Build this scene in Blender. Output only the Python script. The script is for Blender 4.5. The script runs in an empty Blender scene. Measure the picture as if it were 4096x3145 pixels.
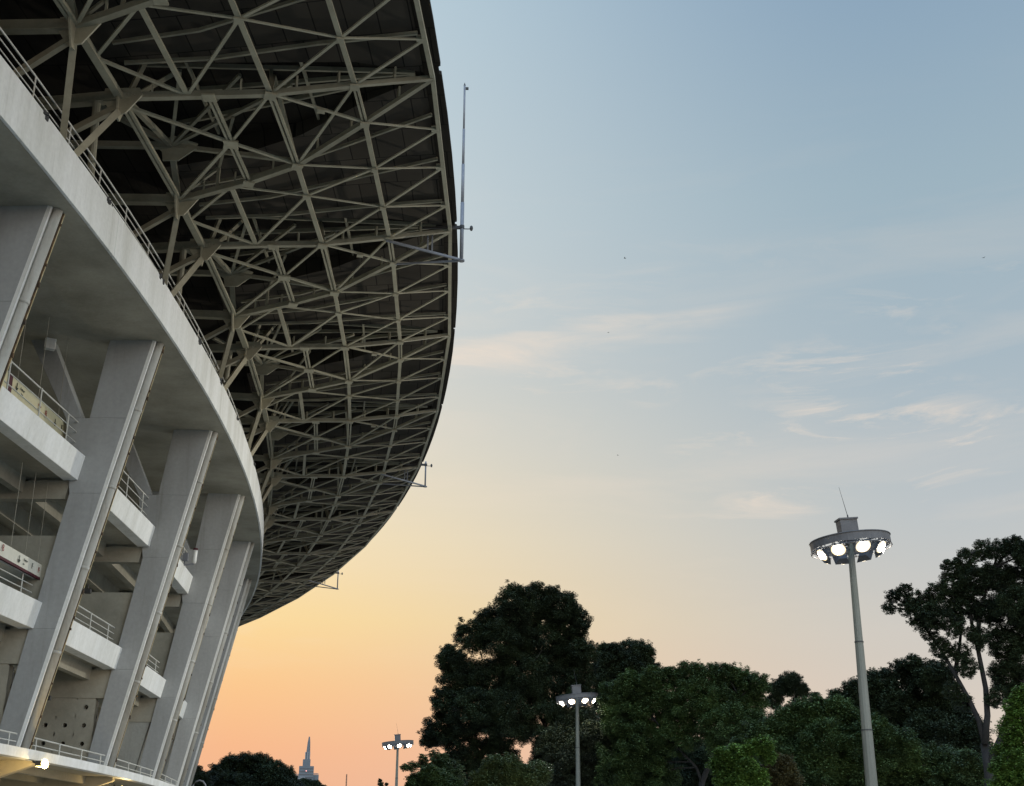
import bpy, math, random
import numpy as np
from math import sin, cos, pi, radians, hypot, atan2
from mathutils import Vector, Matrix, noise

scene = bpy.context.scene
col = scene.collection
R = random.Random(7)
EYE = 1.6
F, PITCH, ROLL = 5061.2, 0.345, 0.0038          # lens in pixels of the 4096 wide photograph
CX, CY = -167.896, 35.468                       # centre of the stadium's circular arc
D0, DQ, TH0 = 0.0564, 0.0121, -0.0557

def th(u): return TH0 + D0*(u + DQ*(u-2)**2)
def P(r, u, h): t = th(u); return Vector((CX+r*cos(t), CY+r*sin(t), h+EYE))
def ray(x, y):
    X, Y = x-2048, y-1572.5; c, s = cos(ROLL), sin(ROLL)
    a, b = c*X+s*Y, -s*X+c*Y
    return Vector((a, F*cos(PITCH)+b*sin(PITCH), F*sin(PITCH)-b*cos(PITCH)))
def at(x, y, d):                                 # photo point (4096 px) seen at horizontal distance d
    v = ray(x, y); return v*(d/hypot(v.x, v.y)) + Vector((0, 0, EYE))
K = 4096/2188
def at2(x, y, d): return at(x*K, y*K, d)

# ------------------------------------------------------------------ materials
def new_mat(name):
    m = bpy.data.materials.new(name); m.use_nodes = True
    nt = m.node_tree; b = nt.nodes['Principled BSDF']
    return m, nt, b
def paint(name, base, dark=None, scale=1.2, rough=.75, amount=.5, bump=.03, streak=False, spec=.3, metal=0., fine=9.):
    """painted or raw surface with large soft blotches, vertical run marks and a fine grain"""
    m, nt, b = new_mat(name); N, L = nt.nodes.new, nt.links.new
    tc = N('ShaderNodeTexCoord')
    mp = N('ShaderNodeMapping'); L(tc.outputs['Object'], mp.inputs['Vector'])
    if streak: mp.inputs['Scale'].default_value = (1, 1, .14)
    n1 = N('ShaderNodeTexNoise'); n1.inputs['Scale'].default_value = scale; n1.inputs['Detail'].default_value = 8; n1.inputs['Roughness'].default_value = .62
    L(mp.outputs[0], n1.inputs['Vector'])
    r1 = N('ShaderNodeValToRGB'); r1.color_ramp.elements[0].position = .38; r1.color_ramp.elements[1].position = .66
    L(n1.outputs['Fac'], r1.inputs[0])
    n2 = N('ShaderNodeTexNoise'); n2.inputs['Scale'].default_value = fine; n2.inputs['Detail'].default_value = 6
    L(tc.outputs['Object'], n2.inputs['Vector'])
    mu = N('ShaderNodeMath'); mu.operation = 'MULTIPLY'; mu.inputs[1].default_value = amount
    L(r1.outputs['Color'], mu.inputs[0])
    mx = N('ShaderNodeMix'); mx.data_type = 'RGBA'
    dk = dark or tuple(c*.6 for c in base)
    mx.inputs['A'].default_value = (*base, 1); mx.inputs['B'].default_value = (*dk, 1)
    L(mu.outputs[0], mx.inputs['Factor'])
    if streak:                                    # thin rain runs down the face
        mp3 = N('ShaderNodeMapping'); mp3.inputs['Scale'].default_value = (1, 1, .06); L(tc.outputs['Object'], mp3.inputs['Vector'])
        n3 = N('ShaderNodeTexNoise'); n3.inputs['Scale'].default_value = 5.5; n3.inputs['Detail'].default_value = 5; n3.inputs['Roughness'].default_value = .7; L(mp3.outputs[0], n3.inputs['Vector'])
        r3 = N('ShaderNodeMapRange'); r3.inputs[1].default_value = .54; r3.inputs[2].default_value = .74; r3.inputs[4].default_value = .55; L(n3.outputs['Fac'], r3.inputs[0])
        m3 = N('ShaderNodeMath'); m3.operation = 'MULTIPLY'; L(r3.outputs[0], m3.inputs[0]); L(r1.outputs['Color'], m3.inputs[1])
        mk = N('ShaderNodeMix'); mk.data_type = 'RGBA'; mk.inputs['B'].default_value = (dk[0]*.62, dk[1]*.6, dk[2]*.55, 1)
        L(m3.outputs[0], mk.inputs['Factor']); L(mx.outputs['Result'], mk.inputs['A']); mx = mk
    mx2 = N('ShaderNodeMix'); mx2.data_type = 'RGBA'; mx2.blend_type = 'MULTIPLY'; mx2.inputs['Factor'].default_value = .22
    L(mx.outputs['Result'], mx2.inputs['A']); L(n2.outputs['Fac'], mx2.inputs['B'])
    gm = N('ShaderNodeMix'); gm.data_type = 'RGBA'; gm.blend_type = 'MULTIPLY'; gm.inputs['Factor'].default_value = 1
    gm.inputs['B'].default_value = (1.12, 1.12, 1.12, 1); L(mx2.outputs['Result'], gm.inputs['A'])
    L(gm.outputs['Result'], b.inputs['Base Color'])
    b.inputs['Roughness'].default_value = rough; b.inputs['Metallic'].default_value = metal
    b.inputs['Specular IOR Level'].default_value = spec
    if bump:
        bp = N('ShaderNodeBump'); bp.inputs['Strength'].default_value = .25; bp.inputs['Distance'].default_value = bump
        L(n2.outputs['Fac'], bp.inputs['Height']); L(bp.outputs[0], b.inputs['Normal'])
    return m
def emit(name, colr, s):
    m, nt, b = new_mat(name)
    b.inputs['Base Color'].default_value = (.8, .8, .8, 1); b.inputs['Emission Color'].default_value = (*colr, 1); b.inputs['Emission Strength'].default_value = s
    return m
def leaf_mat(name, c, var=.5, trans=.25, vtint=(1.5, 1.5, .9)):
    m, nt, b = new_mat(name); N, L = nt.nodes.new, nt.links.new
    g = N('ShaderNodeNewGeometry')
    tc = N('ShaderNodeTexCoord'); n = N('ShaderNodeTexNoise'); n.inputs['Scale'].default_value = .55; n.inputs['Detail'].default_value = 3
    L(tc.outputs['Object'], n.inputs['Vector'])
    ad = N('ShaderNodeMath'); ad.operation = 'MULTIPLY_ADD'; ad.inputs[1].default_value = .45; L(g.outputs['Random Per Island'], ad.inputs[0])
    mr = N('ShaderNodeMapRange'); mr.inputs[1].default_value = .35; mr.inputs[2].default_value = .68; mr.inputs[3].default_value = 0; mr.inputs[4].default_value = .6
    L(n.outputs['Fac'], mr.inputs[0]); L(mr.outputs[0], ad.inputs[2])
    mx = N('ShaderNodeMix'); mx.data_type = 'RGBA'
    mx.inputs['A'].default_value = (*[x*(1-var) for x in c], 1)
    mx.inputs['B'].default_value = (c[0]*vtint[0], c[1]*vtint[1], c[2]*vtint[2], 1)
    L(ad.outputs[0], mx.inputs['Factor']); L(mx.outputs['Result'], b.inputs['Base Color'])
    b.inputs['Roughness'].default_value = .55; b.inputs['Specular IOR Level'].default_value = .25
    tr = N('ShaderNodeBsdfTranslucent'); L(mx.outputs['Result'], tr.inputs['Color'])
    ms = N('ShaderNodeMixShader'); ms.inputs[0].default_value = trans
    L(b.outputs[0], ms.inputs[1]); L(tr.outputs[0], ms.inputs[2]); L(ms.outputs[0], nt.nodes['Material Output'].inputs[0])
    return m

M = {}
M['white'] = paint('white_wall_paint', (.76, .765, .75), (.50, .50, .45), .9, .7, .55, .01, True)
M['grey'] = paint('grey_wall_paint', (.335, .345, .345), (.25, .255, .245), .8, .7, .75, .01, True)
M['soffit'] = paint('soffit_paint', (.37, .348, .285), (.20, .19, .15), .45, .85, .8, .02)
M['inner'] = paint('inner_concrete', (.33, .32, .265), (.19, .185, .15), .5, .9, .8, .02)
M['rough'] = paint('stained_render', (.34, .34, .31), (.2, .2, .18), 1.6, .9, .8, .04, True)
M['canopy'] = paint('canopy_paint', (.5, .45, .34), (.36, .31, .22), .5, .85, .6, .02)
M['rail'] = paint('white_rail_paint', (.55, .55, .51), (.38, .36, .3), 3, .5, .5, 0)
M['steel'] = paint('beige_steel_paint', (.29, .27, .20), (.17, .155, .11), 1.2, .6, .7, 0)
M['steel2'] = paint('pale_steel_paint', (.37, .345, .255), (.23, .205, .145), 1.0, .6, .6, 0)
M['bluegrey'] = paint('blue_grey_steel', (.20, .21, .235), (.14, .15, .165), 2, .5, .5, 0)
M['pipe'] = paint('drain_pipe_plastic', (.44, .44, .41), (.22, .2, .16), 1.6, .5, .7, 0, True)
M['rust'] = paint('rusty_strip', (.045, .038, .032), (.16, .095, .045), 5, .9, 1., .01)
M['ivory'] = paint('lit_edge_paint', (.62, .54, .33), (.35, .26, .12), 4, .7, .8, 0)
M['dark'] = paint('dark_metal', (.05, .05, .05), None, 2, .6, .5, 0)
M['asphalt'] = paint('plaza_paving', (.35, .335, .295), (.27, .26, .23), .3, .9, .6, .01)
M['soil'] = paint('lawn_ground', (.06, .08, .035), (.05, .05, .03), .2, 1., .7, .02)
M['pole'] = paint('galvanised_pole', (.165, .165, .135), (.11, .112, .088), 1.4, .5, .8, .004, True, .4)
M['ringm'] = paint('mast_ring_metal', (.11, .105, .105), (.075, .07, .07), 3, .5, .6, 0)
M['bark'] = paint('tree_bark', (.06, .052, .042), (.03, .027, .022), 3, .95, .8, .05)
M['palebark'] = paint('pale_tree_bark', (.028, .026, .024), (.016, .015, .014), 2, .95, .8, .05)
M['tower'] = paint('tower_cladding', (.11, .128, .146), (.09, .108, .126), .03, .6, .6, 0, fine=.2)
M['towerpale'] = paint('tower_pale_stone', (.19, .205, .222), (.15, .168, .186), .04, .7, .6, 0, fine=.2)
M['towerglass'] = paint('tower_window_bands', (.04, .05, .062), None, .1, .2, .4, 0)
M['sign'] = paint('sign_panel', (.62, .6, .52), (.5, .48, .38), 2, .6, .4, 0)
M['signcream'] = paint('cream_sign_panel', (.60, .55, .36), (.46, .41, .26), 2, .6, .5, 0)
M['ink'] = paint('dark_green_lettering', (.05, .06, .05), None, 3, .7, .2, 0)
M['redink'] = paint('dark_red_lettering', (.25, .035, .03), None, 3, .7, .2, 0)
M['maroon'] = paint('maroon_panel', (.07, .012, .02), None, 3, .6, .2, 0)
M['lampwhite'] = emit('floodlight_glow', (1., .95, .84), 70)
M['lampwarm'] = emit('warm_floodlight_glow', (1., .72, .22), 40)
M['lampamber'] = emit('painted_amber_glow', (1., .74, .36), 1.7)  # warm glow round the mast lamps, put in as emissive colour
M['lampyellow'] = emit('painted_yellow_glow', (1., .66, .12), 1.6)  # yellow glow of the canopy lamp, put in as emissive colour
M['redlamp'] = emit('obstruction_lamp_glow', (1., .25, .2), 3)
M['bird'] = paint('dark_plumage', (.04, .04, .045), None, 9, .8, .3, 0)

# corrugated dark roof sheeting
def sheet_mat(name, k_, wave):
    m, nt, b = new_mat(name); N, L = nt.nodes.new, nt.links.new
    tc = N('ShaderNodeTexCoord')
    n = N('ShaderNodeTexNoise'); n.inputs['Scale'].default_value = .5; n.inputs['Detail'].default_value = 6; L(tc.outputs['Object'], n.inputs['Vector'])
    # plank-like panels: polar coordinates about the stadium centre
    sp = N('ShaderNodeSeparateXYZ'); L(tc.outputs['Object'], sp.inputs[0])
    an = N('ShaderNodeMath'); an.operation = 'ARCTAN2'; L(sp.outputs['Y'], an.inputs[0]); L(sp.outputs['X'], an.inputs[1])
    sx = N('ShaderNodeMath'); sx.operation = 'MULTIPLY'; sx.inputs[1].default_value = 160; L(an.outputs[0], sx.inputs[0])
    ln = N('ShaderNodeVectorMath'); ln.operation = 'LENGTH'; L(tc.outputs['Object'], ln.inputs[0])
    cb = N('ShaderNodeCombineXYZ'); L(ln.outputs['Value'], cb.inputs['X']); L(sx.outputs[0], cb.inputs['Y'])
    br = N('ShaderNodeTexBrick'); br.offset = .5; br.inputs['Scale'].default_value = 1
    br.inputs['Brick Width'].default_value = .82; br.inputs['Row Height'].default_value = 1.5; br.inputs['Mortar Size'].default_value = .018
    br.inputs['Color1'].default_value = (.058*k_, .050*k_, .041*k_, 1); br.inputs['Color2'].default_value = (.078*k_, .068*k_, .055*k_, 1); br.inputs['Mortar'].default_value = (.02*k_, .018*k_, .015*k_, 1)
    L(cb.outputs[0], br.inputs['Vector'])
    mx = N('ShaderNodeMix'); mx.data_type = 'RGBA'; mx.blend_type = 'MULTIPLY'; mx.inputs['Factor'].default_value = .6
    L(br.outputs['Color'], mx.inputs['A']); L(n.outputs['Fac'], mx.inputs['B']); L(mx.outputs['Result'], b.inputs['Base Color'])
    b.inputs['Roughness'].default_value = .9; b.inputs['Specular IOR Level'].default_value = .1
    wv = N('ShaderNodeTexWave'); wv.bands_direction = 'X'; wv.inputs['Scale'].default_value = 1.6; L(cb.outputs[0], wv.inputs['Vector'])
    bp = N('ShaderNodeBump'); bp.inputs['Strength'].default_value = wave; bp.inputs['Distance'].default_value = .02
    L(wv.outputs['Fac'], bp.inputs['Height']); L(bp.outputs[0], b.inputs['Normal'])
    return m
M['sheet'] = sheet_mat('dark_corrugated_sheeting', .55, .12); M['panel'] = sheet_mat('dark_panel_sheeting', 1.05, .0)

# ------------------------------------------------------------------ mesh builder
ORG = {}
class MB:
    def __init__(s): s.v = []; s.f = []
    def add(s, vs, fs):
        n = len(s.v); s.v += [Vector(v) for v in vs]; s.f += [tuple(i+n for i in f) for f in fs]; return s
    def hexa(s, a, b):                            # two quads a, b (matching order)
        return s.add(list(a)+list(b), [(3,2,1,0),(4,5,6,7),(0,1,5,4),(1,2,6,5),(2,3,7,6),(3,0,4,7)])
    def beam(s, p, q, w, h, up=None, dz=0.):
        p, q = Vector(p), Vector(q); d = (q-p)
        if d.length < 1e-6: return s
        d.normalize(); up = Vector(up) if up else Vector((0,0,1))
        x = d.cross(up)
        if x.length < 1e-4: x = d.cross(Vector((1,0,0)))
        x.normalize(); z = x.cross(d).normalized()
        o = z*dz
        qd = lambda c: [c+o-x*w/2-z*h/2, c+o+x*w/2-z*h/2, c+o+x*w/2+z*h/2, c+o-x*w/2+z*h/2]
        return s.hexa(qd(p), qd(q))
    def pair(s, p, q, w, h, gap=.05):             # two profiles side by side
        p, q = Vector(p), Vector(q); d = (q-p).normalized(); x = d.cross(Vector((0,0,1)))
        x.normalize(); e = x*(w/4+gap/2)
        s.beam(p-e, q-e, w/2-gap/2, h); s.beam(p+e, q+e, w/2-gap/2, h); return s
    def tube(s, pts, rad, n=8, cap=True):
        rings = []
        for i, p in enumerate(pts):
            p = Vector(p); a = Vector(pts[max(0,i-1)]); b = Vector(pts[min(len(pts)-1,i+1)])
            d = (b-a).normalized(); ref = Vector((0,0,1)) if abs(d.z) < .9 else Vector((1,0,0))
            x = d.cross(ref).normalized(); y = d.cross(x)
            r = rad[i] if isinstance(rad, (list,tuple)) else rad
            rings.append([p+(x*cos(2*pi*k/n)+y*sin(2*pi*k/n))*r for k in range(n)])
        base = len(s.v)
        for rg in rings: s.v += rg
        for i in range(len(rings)-1):
            for k in range(n):
                a = base+i*n+k; b = base+i*n+(k+1)%n
                s.f.append((a, b, b+n, a+n))
        if cap:
            s.f.append(tuple(base+k for k in reversed(range(n)))); s.f.append(tuple(base+(len(rings)-1)*n+k for k in range(n)))
        return s
    def box(s, c, sx, sy, sz, rz=0.):
        c = Vector(c); e = Vector((cos(rz), sin(rz), 0)); g = Vector((-sin(rz), cos(rz), 0)); k = Vector((0,0,1))
        q = lambda z: [c-e*sx/2-g*sy/2+k*z, c+e*sx/2-g*sy/2+k*z, c+e*sx/2+g*sy/2+k*z, c-e*sx/2+g*sy/2+k*z]
        return s.hexa(q(-sz/2), q(sz/2))
    def plate(s, pts, t, n=None):                 # flat polygon with thickness
        pts = [Vector(p) for p in pts]
        if n is None: n = (pts[1]-pts[0]).cross(pts[2]-pts[0])
        n = Vector(n).normalized()*t/2; k = len(pts)
        return s.add([p+n for p in pts]+[p-n for p in pts], [tuple(range(k)), tuple(reversed(range(k,2*k)))]+[(i, i+k, (i+1)%k+k, (i+1)%k) for i in range(k)])
    def arc(s, prof, us):                         # sweep a closed (r,h) profile round the stadium
        k = len(prof); base = len(s.v)
        for u in us:
            for (r, h) in prof: s.v.append(P(r, u, h))
        for i in range(len(us)-1):
            for j in range(k):
                a = base+i*k+j; b = base+i*k+(j+1)%k
                s.f.append((a, a+k, b+k, b))
        s.f.append(tuple(base+j for j in range(k))); s.f.append(tuple(base+(len(us)-1)*k+j for j in reversed(range(k))))
        return s
    def build(s, name, mat, parent=None, smooth=False, loc=None, bevel=0.):
        me = bpy.data.meshes.new(name)
        o = bpy.data.objects.new(name, me)
        root = parent
        while root is not None and root.parent is not None: root = root.parent
        if root is not None: off = ORG.get(root.name, Vector((0,0,0)))
        else: off = Vector(loc) if loc is not None else Vector((0,0,0))
        me.from_pydata([v-off for v in s.v], [], s.f); me.update()
        me.materials.append(mat if not isinstance(mat, str) else M[mat])
        if smooth:
            for p in me.polygons: p.use_smooth = True
        col.objects.link(o)
        if parent is None: o.location = off; ORG[o.name] = off
        else: o.parent = parent
        if bevel:
            b = o.modifiers.new('edge_bevel', 'BEVEL'); b.width = bevel; b.segments = 2; b.limit_method = 'ANGLE'
        return o
def tag(o, label=None, cat=None, group=None, kind=None):
    if label: o['label'] = label
    if cat: o['category'] = cat
    if group: o['group'] = group
    if kind: o['kind'] = kind
    return o
def empty(name, loc, label, cat, group=None):
    o = bpy.data.objects.new(name, None); col.objects.link(o); o.location = loc; ORG[o.name] = Vector(loc); o.empty_display_size = .5
    return tag(o, label, cat, group)
def text(name, body, size, mat, mtx, parent):
    cu = bpy.data.curves.new(name, 'FONT'); cu.body = body; cu.size = size; cu.align_x = 'CENTER'; cu.align_y = 'CENTER'; cu.extrude = .003
    t = bpy.data.objects.new(name, cu); col.objects.link(t)
    dg = bpy.context.evaluated_depsgraph_get(); dg.update()
    me = bpy.data.meshes.new_from_object(t.evaluated_get(dg)); bpy.data.objects.remove(t)
    me.materials.clear(); me.materials.append(M[mat])
    o = bpy.data.objects.new(name, me); col.objects.link(o)
    o.parent = parent
    root = parent
    while root.parent is not None: root = root.parent
    o.matrix_local = Matrix.Translation(-ORG[root.name]) @ mtx
    return o

# ------------------------------------------------------------------ ground
g = MB(); n = 96
g.v = [Vector((0,60,0))] + [Vector((9000*cos(2*pi*k/n), 60+9000*sin(2*pi*k/n), 0)) for k in range(n)]
g.f = [(0, k+1, (k+1)%n+1) for k in range(n)]
tag(g.build('ground', 'soil'), kind='structure')
pz = MB(); us = [-5+.5*i for i in range(42)]
pv = []
for u in us: pv += [P(140, u, -EYE+.004), P(222, u, -EYE+.004)]
pz.add(pv, [(2*i, 2*i+1, 2*i+3, 2*i+2) for i in range(len(us)-1)])
tag(pz.build('plaza_pavement', 'asphalt'), kind='structure')

# ------------------------------------------------------------------ stadium
ST = empty('stadium', (CX, CY, 0), 'huge white concrete stadium with leaning columns and dark steel truss roof', 'stadium')
U0, U1 = -2, 13
KC = range(U0, U1)
def co(h): return 157.05 - (14.38-h)*.2126       # outer face of a column at height h
def ci(h):                                       # inner face of a column
    if h > 9.6: return 155.1+(h-9.6)*.136
    return 155.1-(9.6-h)*.167
W = .5
def slabq(r0, r1, u, h, w):
    """quad on a radial plane centred on u: (r0..r1) at height h, thickness w -> 4 pts"""
    t = th(u); n = Vector((-sin(t), cos(t), 0))*w/2
    a, b = P(r0, u, h), P(r1, u, h)
    return [a-n, b-n, b+n, a+n]
def radial_prism(mb, poly, u, w):
    t = th(u); n = Vector((-sin(t), cos(t), 0))
    pts = [P(r, u, h) for r, h in poly]
    return mb.plate(pts, w, n)
for k in KC:
    far = k > 7
    c = MB()
    # one Y shaped frame: leaning outer blade and an inner branch leaning back to the stands
    hs = [2.44, 5.7, 9.6, 11.9]
    for a, b in zip(hs, hs[1:]):
        ia = ci(a) if a < 10 else 154.75; ib = ci(b) if b < 10 else 154.72
        c.hexa(slabq(ia, co(a), k, a, W), slabq(ib, co(b), k, b, W))
    c.hexa(slabq(155.42, co(11.9), k, 11.9, W), slabq(155.75, co(14.40), k, 14.40, W))
    c.hexa(slabq(154.72, 155.19, k, 11.9, W), slabq(153.35, 154.02, k, 14.40, W))
    ob = c.build('column', 'grey', ST, bevel=0 if far else .012)
    t = th(k); er = Vector((cos(t), sin(t), 0)); et = Vector((-sin(t), cos(t), 0))
    def line(off_r, off_t, h0=2.46, h1=14.37): return [P(co(h0)+off_r, k, h0)+et*off_t, P(co(h1)+off_r, k, h1)+et*off_t]
    # channel lips, the big drain pipe, the small conduit and the rusty strip on the outer face
    lip = MB(); a, b = line(.04, -W/2+.035); lip.beam(a, b, .07, .10, up=er); lip.build('edge_lip', 'white', ob)
    pp = MB(); a, b = line(.145, -.02); pp.tube([a, b], .125, 12)
    for i in range(1, 5):
        q = a.lerp(b, i/5+.02*(k % 3)); d = (b-a).normalized(); pp.tube([q-d*.05, q+d*.05], .138, 12)
    pp.build('drain_pipe', 'pipe', ob, True)
    cd = MB(); a, b = line(.06, -.175); cd.tube([a, b], .036, 8); cd.build('conduit', 'rail', ob, True)
    rs = MB(); a, b = line(.155, .15); rs.beam(a, b, .04, .17, up=er)
    for i in range(14):
        q = a.lerp(b, (i+R.random())/14); rs.box(q+er*(.10+.02*R.random()), .03, .05, .05+.1*R.random(), t)
    rs.build('rusty_strip', 'rust', ob)
    iv = MB(); a, b = line(.19, .18); iv.beam(a, b, .02, .12, up=er); iv.build('edge_trim', 'ivory', ob)  # yellow of the lit edge is painted into this lip
    bd = MB(); bd.hexa(slabq(ci(10.15)-.004, co(10.15)+.004, k, 10.28, W+.012), slabq(ci(10.5)-.004, co(10.5)+.004, k, 10.55, W+.012))
    bd.build('band_course', 'grey', ob); bd = MB()
    bd.hexa(slabq(ci(6.0)-.004, co(6.0)+.004, k, 6.03, W+.012), slabq(ci(6.2)-.004, co(6.2)+.004, k, 6.27, W+.012))
    bd.build('band_course', 'grey', ob)

# frame walls with portholes under the first gallery, deep frame beams above
def porthole_wall(mb, u, r0, r1, h0, h1, holes, rad, w):
    """wall on a radial plane whose holes are real openings (cells .65 x .6 round each hole)"""
    t = th(u); n = Vector((-sin(t), cos(t), 0))
    rs_ = sorted({r0, r1} | {x for hr, hh in holes for x in (hr-.325, hr+.325)})
    hs_ = sorted({h0, h1} | {x for hr, hh in holes for x in (hh-.3, hh+.3)})
    def near(a, L): return [x for i, x in enumerate(L) if i == 0 or x-L[i-1] > .02]
    rs_, hs_ = near(0, rs_), near(0, hs_)
    for ra, rb in zip(rs_, rs_[1:]):
        for ha, hb in zip(hs_, hs_[1:]):
            hole = [q for q in holes if ra < q[0] < rb and ha < q[1] < hb]
            for sgn in (-1, 1):
                o = n*(w/2*sgn)
                if not hole: mb.add([P(r, u, h)+o for r, h in ((ra,ha),(rb,ha),(rb,hb),(ra,hb))], [(0,1,2,3) if sgn < 0 else (3,2,1,0)])
                else:
                    hr, hh = hole[0]; m_ = 24; inn, out = [], []
                    for i in range(m_):
                        a = 2*pi*i/m_; ca, sa = cos(a), sin(a); inn.append((hr+rad*ca, hh+rad*sa))
                        s_ = min((rb-hr)/max(ca,1e-9) if ca > 0 else (hr-ra)/max(-ca,1e-9), (hb-hh)/max(sa,1e-9) if sa > 0 else (hh-ha)/max(-sa,1e-9))
                        out.append((hr+s_*ca, hh+s_*sa))
                    vs = [P(r, u, h)+o for r, h in inn+out]
                    mb.add(vs, [(i, (i+1)%m_, (i+1)%m_+m_, i+m_) for i in range(m_)])
                    if sgn < 0: mb.add([P(r, u, h)-n*w/2 for r, h in inn]+[P(r, u, h)+n*w/2 for r, h in inn], [(i, (i+1)%m_, (i+1)%m_+m_, i+m_) for i in range(m_)])
for k in KC:
    wall = MB()
    if k == 2 or k == 1:
        hl = [(r, h) for r in (151.77, 152.42, 153.07) for h in (3.24, 3.84)] + [(153.70, h) for h in (3.24, 3.84, 4.44)]
        hl = [(r, h) for r, h in hl]
        porthole_wall(wall, k, 149.0, 154.02, 2.45, 4.742, [(r, h) for r, h in hl], .075, .30)
        ob = wall.build('porthole_wall', 'soffit', ST)
        rim = MB(); tt = th(k); nn = Vector((-sin(tt), cos(tt), 0))
        for r, h in hl:
            m_ = 20; c0 = P(r, k, h)-nn*.156; e1 = Vector((cos(tt), sin(tt), 0)); e2 = Vector((0,0,1))
            vs = [c0+(e1*cos(2*pi*i/m_)+e2*sin(2*pi*i/m_))*q for q in (.078, .098) for i in range(m_)]
            rim.add(vs, [(i, (i+1)%m_, (i+1)%m_+m_, i+m_) for i in range(m_)])
        rim.build('porthole_rim', 'inner', ob)
        bk = MB(); radial_prism(bk, [(149.5,2.46),(154.0,2.46),(154.0,4.7),(149.5,4.7)], k+.03, .04); bk.build('wall_backing', 'dark', ob)
    else:
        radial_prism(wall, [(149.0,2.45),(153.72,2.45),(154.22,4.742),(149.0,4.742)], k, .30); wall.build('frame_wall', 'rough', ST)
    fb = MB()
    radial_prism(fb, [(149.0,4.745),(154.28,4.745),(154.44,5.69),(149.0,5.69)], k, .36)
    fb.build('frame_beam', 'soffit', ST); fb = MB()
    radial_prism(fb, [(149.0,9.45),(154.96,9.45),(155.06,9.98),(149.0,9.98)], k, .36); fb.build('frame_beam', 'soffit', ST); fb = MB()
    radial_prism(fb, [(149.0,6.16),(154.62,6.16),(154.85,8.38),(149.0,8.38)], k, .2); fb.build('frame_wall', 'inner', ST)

US = lambda a, b, s=.25: [a+s*i for i in range(int(round((b-a)/s))+1)]
for lv, (ht, hb_, ro, ri, name) in enumerate([(6.43, 5.70, 154.74, 154.58, 'lower'), (10.72, 9.99, 155.44, 155.30, 'upper')]):
    for k in list(KC)[:-1]:
        e = .25/8.9+.001
        b = MB(); b.arc([(ro, ht), (ri, hb_), (ri-.42, hb_), (ro-.42, ht)], [k+e, k+1-e]); b.build('balcony_beam', 'white', ST, bevel=.012 if k < 6 else 0)
    s = MB(); s.arc([(ro-.43, hb_+.45), (ro-.43, hb_+.1), (149., hb_+.1), (149., hb_+.45)], US(U0, U1-1, .5)); s.build('gallery_floor', 'soffit', ST)
    for k in list(KC)[:-1]:
        for r, w, d in ((153.6, .34, .45), (152.3, .36, .6), (150.9, .36, .7)):
            e = .37/2/8.9
            b = MB(); b.arc([(r+w/2, hb_+.098), (r+w/2-.05, hb_+.1-d), (r-w/2+.05, hb_+.1-d), (r-w/2, hb_+.098)], [k+e, k+1-e]); b.build('ceiling_beam', 'soffit', ST)
    # balcony railings bay by bay
    for k in list(KC)[:-1]:
        if k > 6: continue
        rr = ro-.35; e = .26/8.9
        rl = MB()
        sc = .66 if name == 'lower' else 1.
        for hh, rad in ((1.05*sc, .024), (.74*sc, .016), (.43*sc, .016)): rl.tube([P(rr, k+e, ht+hh), P(rr, k+1-e, ht+hh)], rad, 6)
        for i in range(4):
            u = k+.12+.253*i; rl.tube([P(rr, u, ht-.3), P(rr, u, ht+1.05*sc)], .02, 6)
        rl.build('balcony_railing', 'rail', ST)
# top gallery: flat soffit, white fascia, deck
for k in list(KC)[:-1]:
    b = MB(); b.arc([(157.684, 15.60), (157.684, 14.376), (157.60, 14.376), (157.60, 15.60)], [k+.30+.2495*i for i in range(5)]); b.build('fascia_panel', 'white', ST, bevel=.01 if k < 6 else 0)
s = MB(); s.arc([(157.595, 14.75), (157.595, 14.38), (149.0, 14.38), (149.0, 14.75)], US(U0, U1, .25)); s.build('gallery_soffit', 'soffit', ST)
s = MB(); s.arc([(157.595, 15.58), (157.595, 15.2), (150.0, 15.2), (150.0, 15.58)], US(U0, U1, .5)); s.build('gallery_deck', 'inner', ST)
for k in list(KC)[:-1]:
    rl = MB(); rr = 157.22
    uu = [k+.25*i for i in range(5)]
    for hh, rad in ((1.12, .026), (.90, .017), (.68, .017), (.44, .017)): rl.tube([P(rr, u, 15.6+hh) for u in uu], rad, 6)
    for u in uu[:-1]: rl.tube([P(rr, u, 15.58), P(rr, u, 15.6+1.12)], .02, 6)
    if k > 8: continue
    rl.build('gallery_railing', 'rail', ST)
# dark blots of sealant along the fascia edge, where the railing feet are bolted
for u in (-.27, .22, .76, 1.33, 1.75, 2.2, 2.9):
    b = MB()
    for i in range(7):
        q = P(157.66-R.random()*.03, u+R.uniform(-.02,.02), 15.60-R.random()*.10); b.box(q, .10, .1+.12*R.random(), .05+.08*R.random(), th(u)+R.random())
    b.build('railing_foot', 'dark', ST)
# back walls behind the galleries and beneath the roof
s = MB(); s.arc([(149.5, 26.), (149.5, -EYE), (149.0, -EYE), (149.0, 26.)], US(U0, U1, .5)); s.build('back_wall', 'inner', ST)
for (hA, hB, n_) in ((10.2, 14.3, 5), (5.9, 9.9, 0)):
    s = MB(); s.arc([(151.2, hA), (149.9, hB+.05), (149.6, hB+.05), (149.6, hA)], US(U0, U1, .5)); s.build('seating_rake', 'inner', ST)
for uu in (U0, U1-1):                               # end walls of the modelled stretch
    s = MB(); radial_prism(s, [(140., -EYE), (153.5, -EYE), (157.0, 14.3), (157.0, 15.3), (140., 15.3)], uu-.06 if uu == U0 else uu+.2, .2); s.build('end_wall', 'inner', ST)
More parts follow.
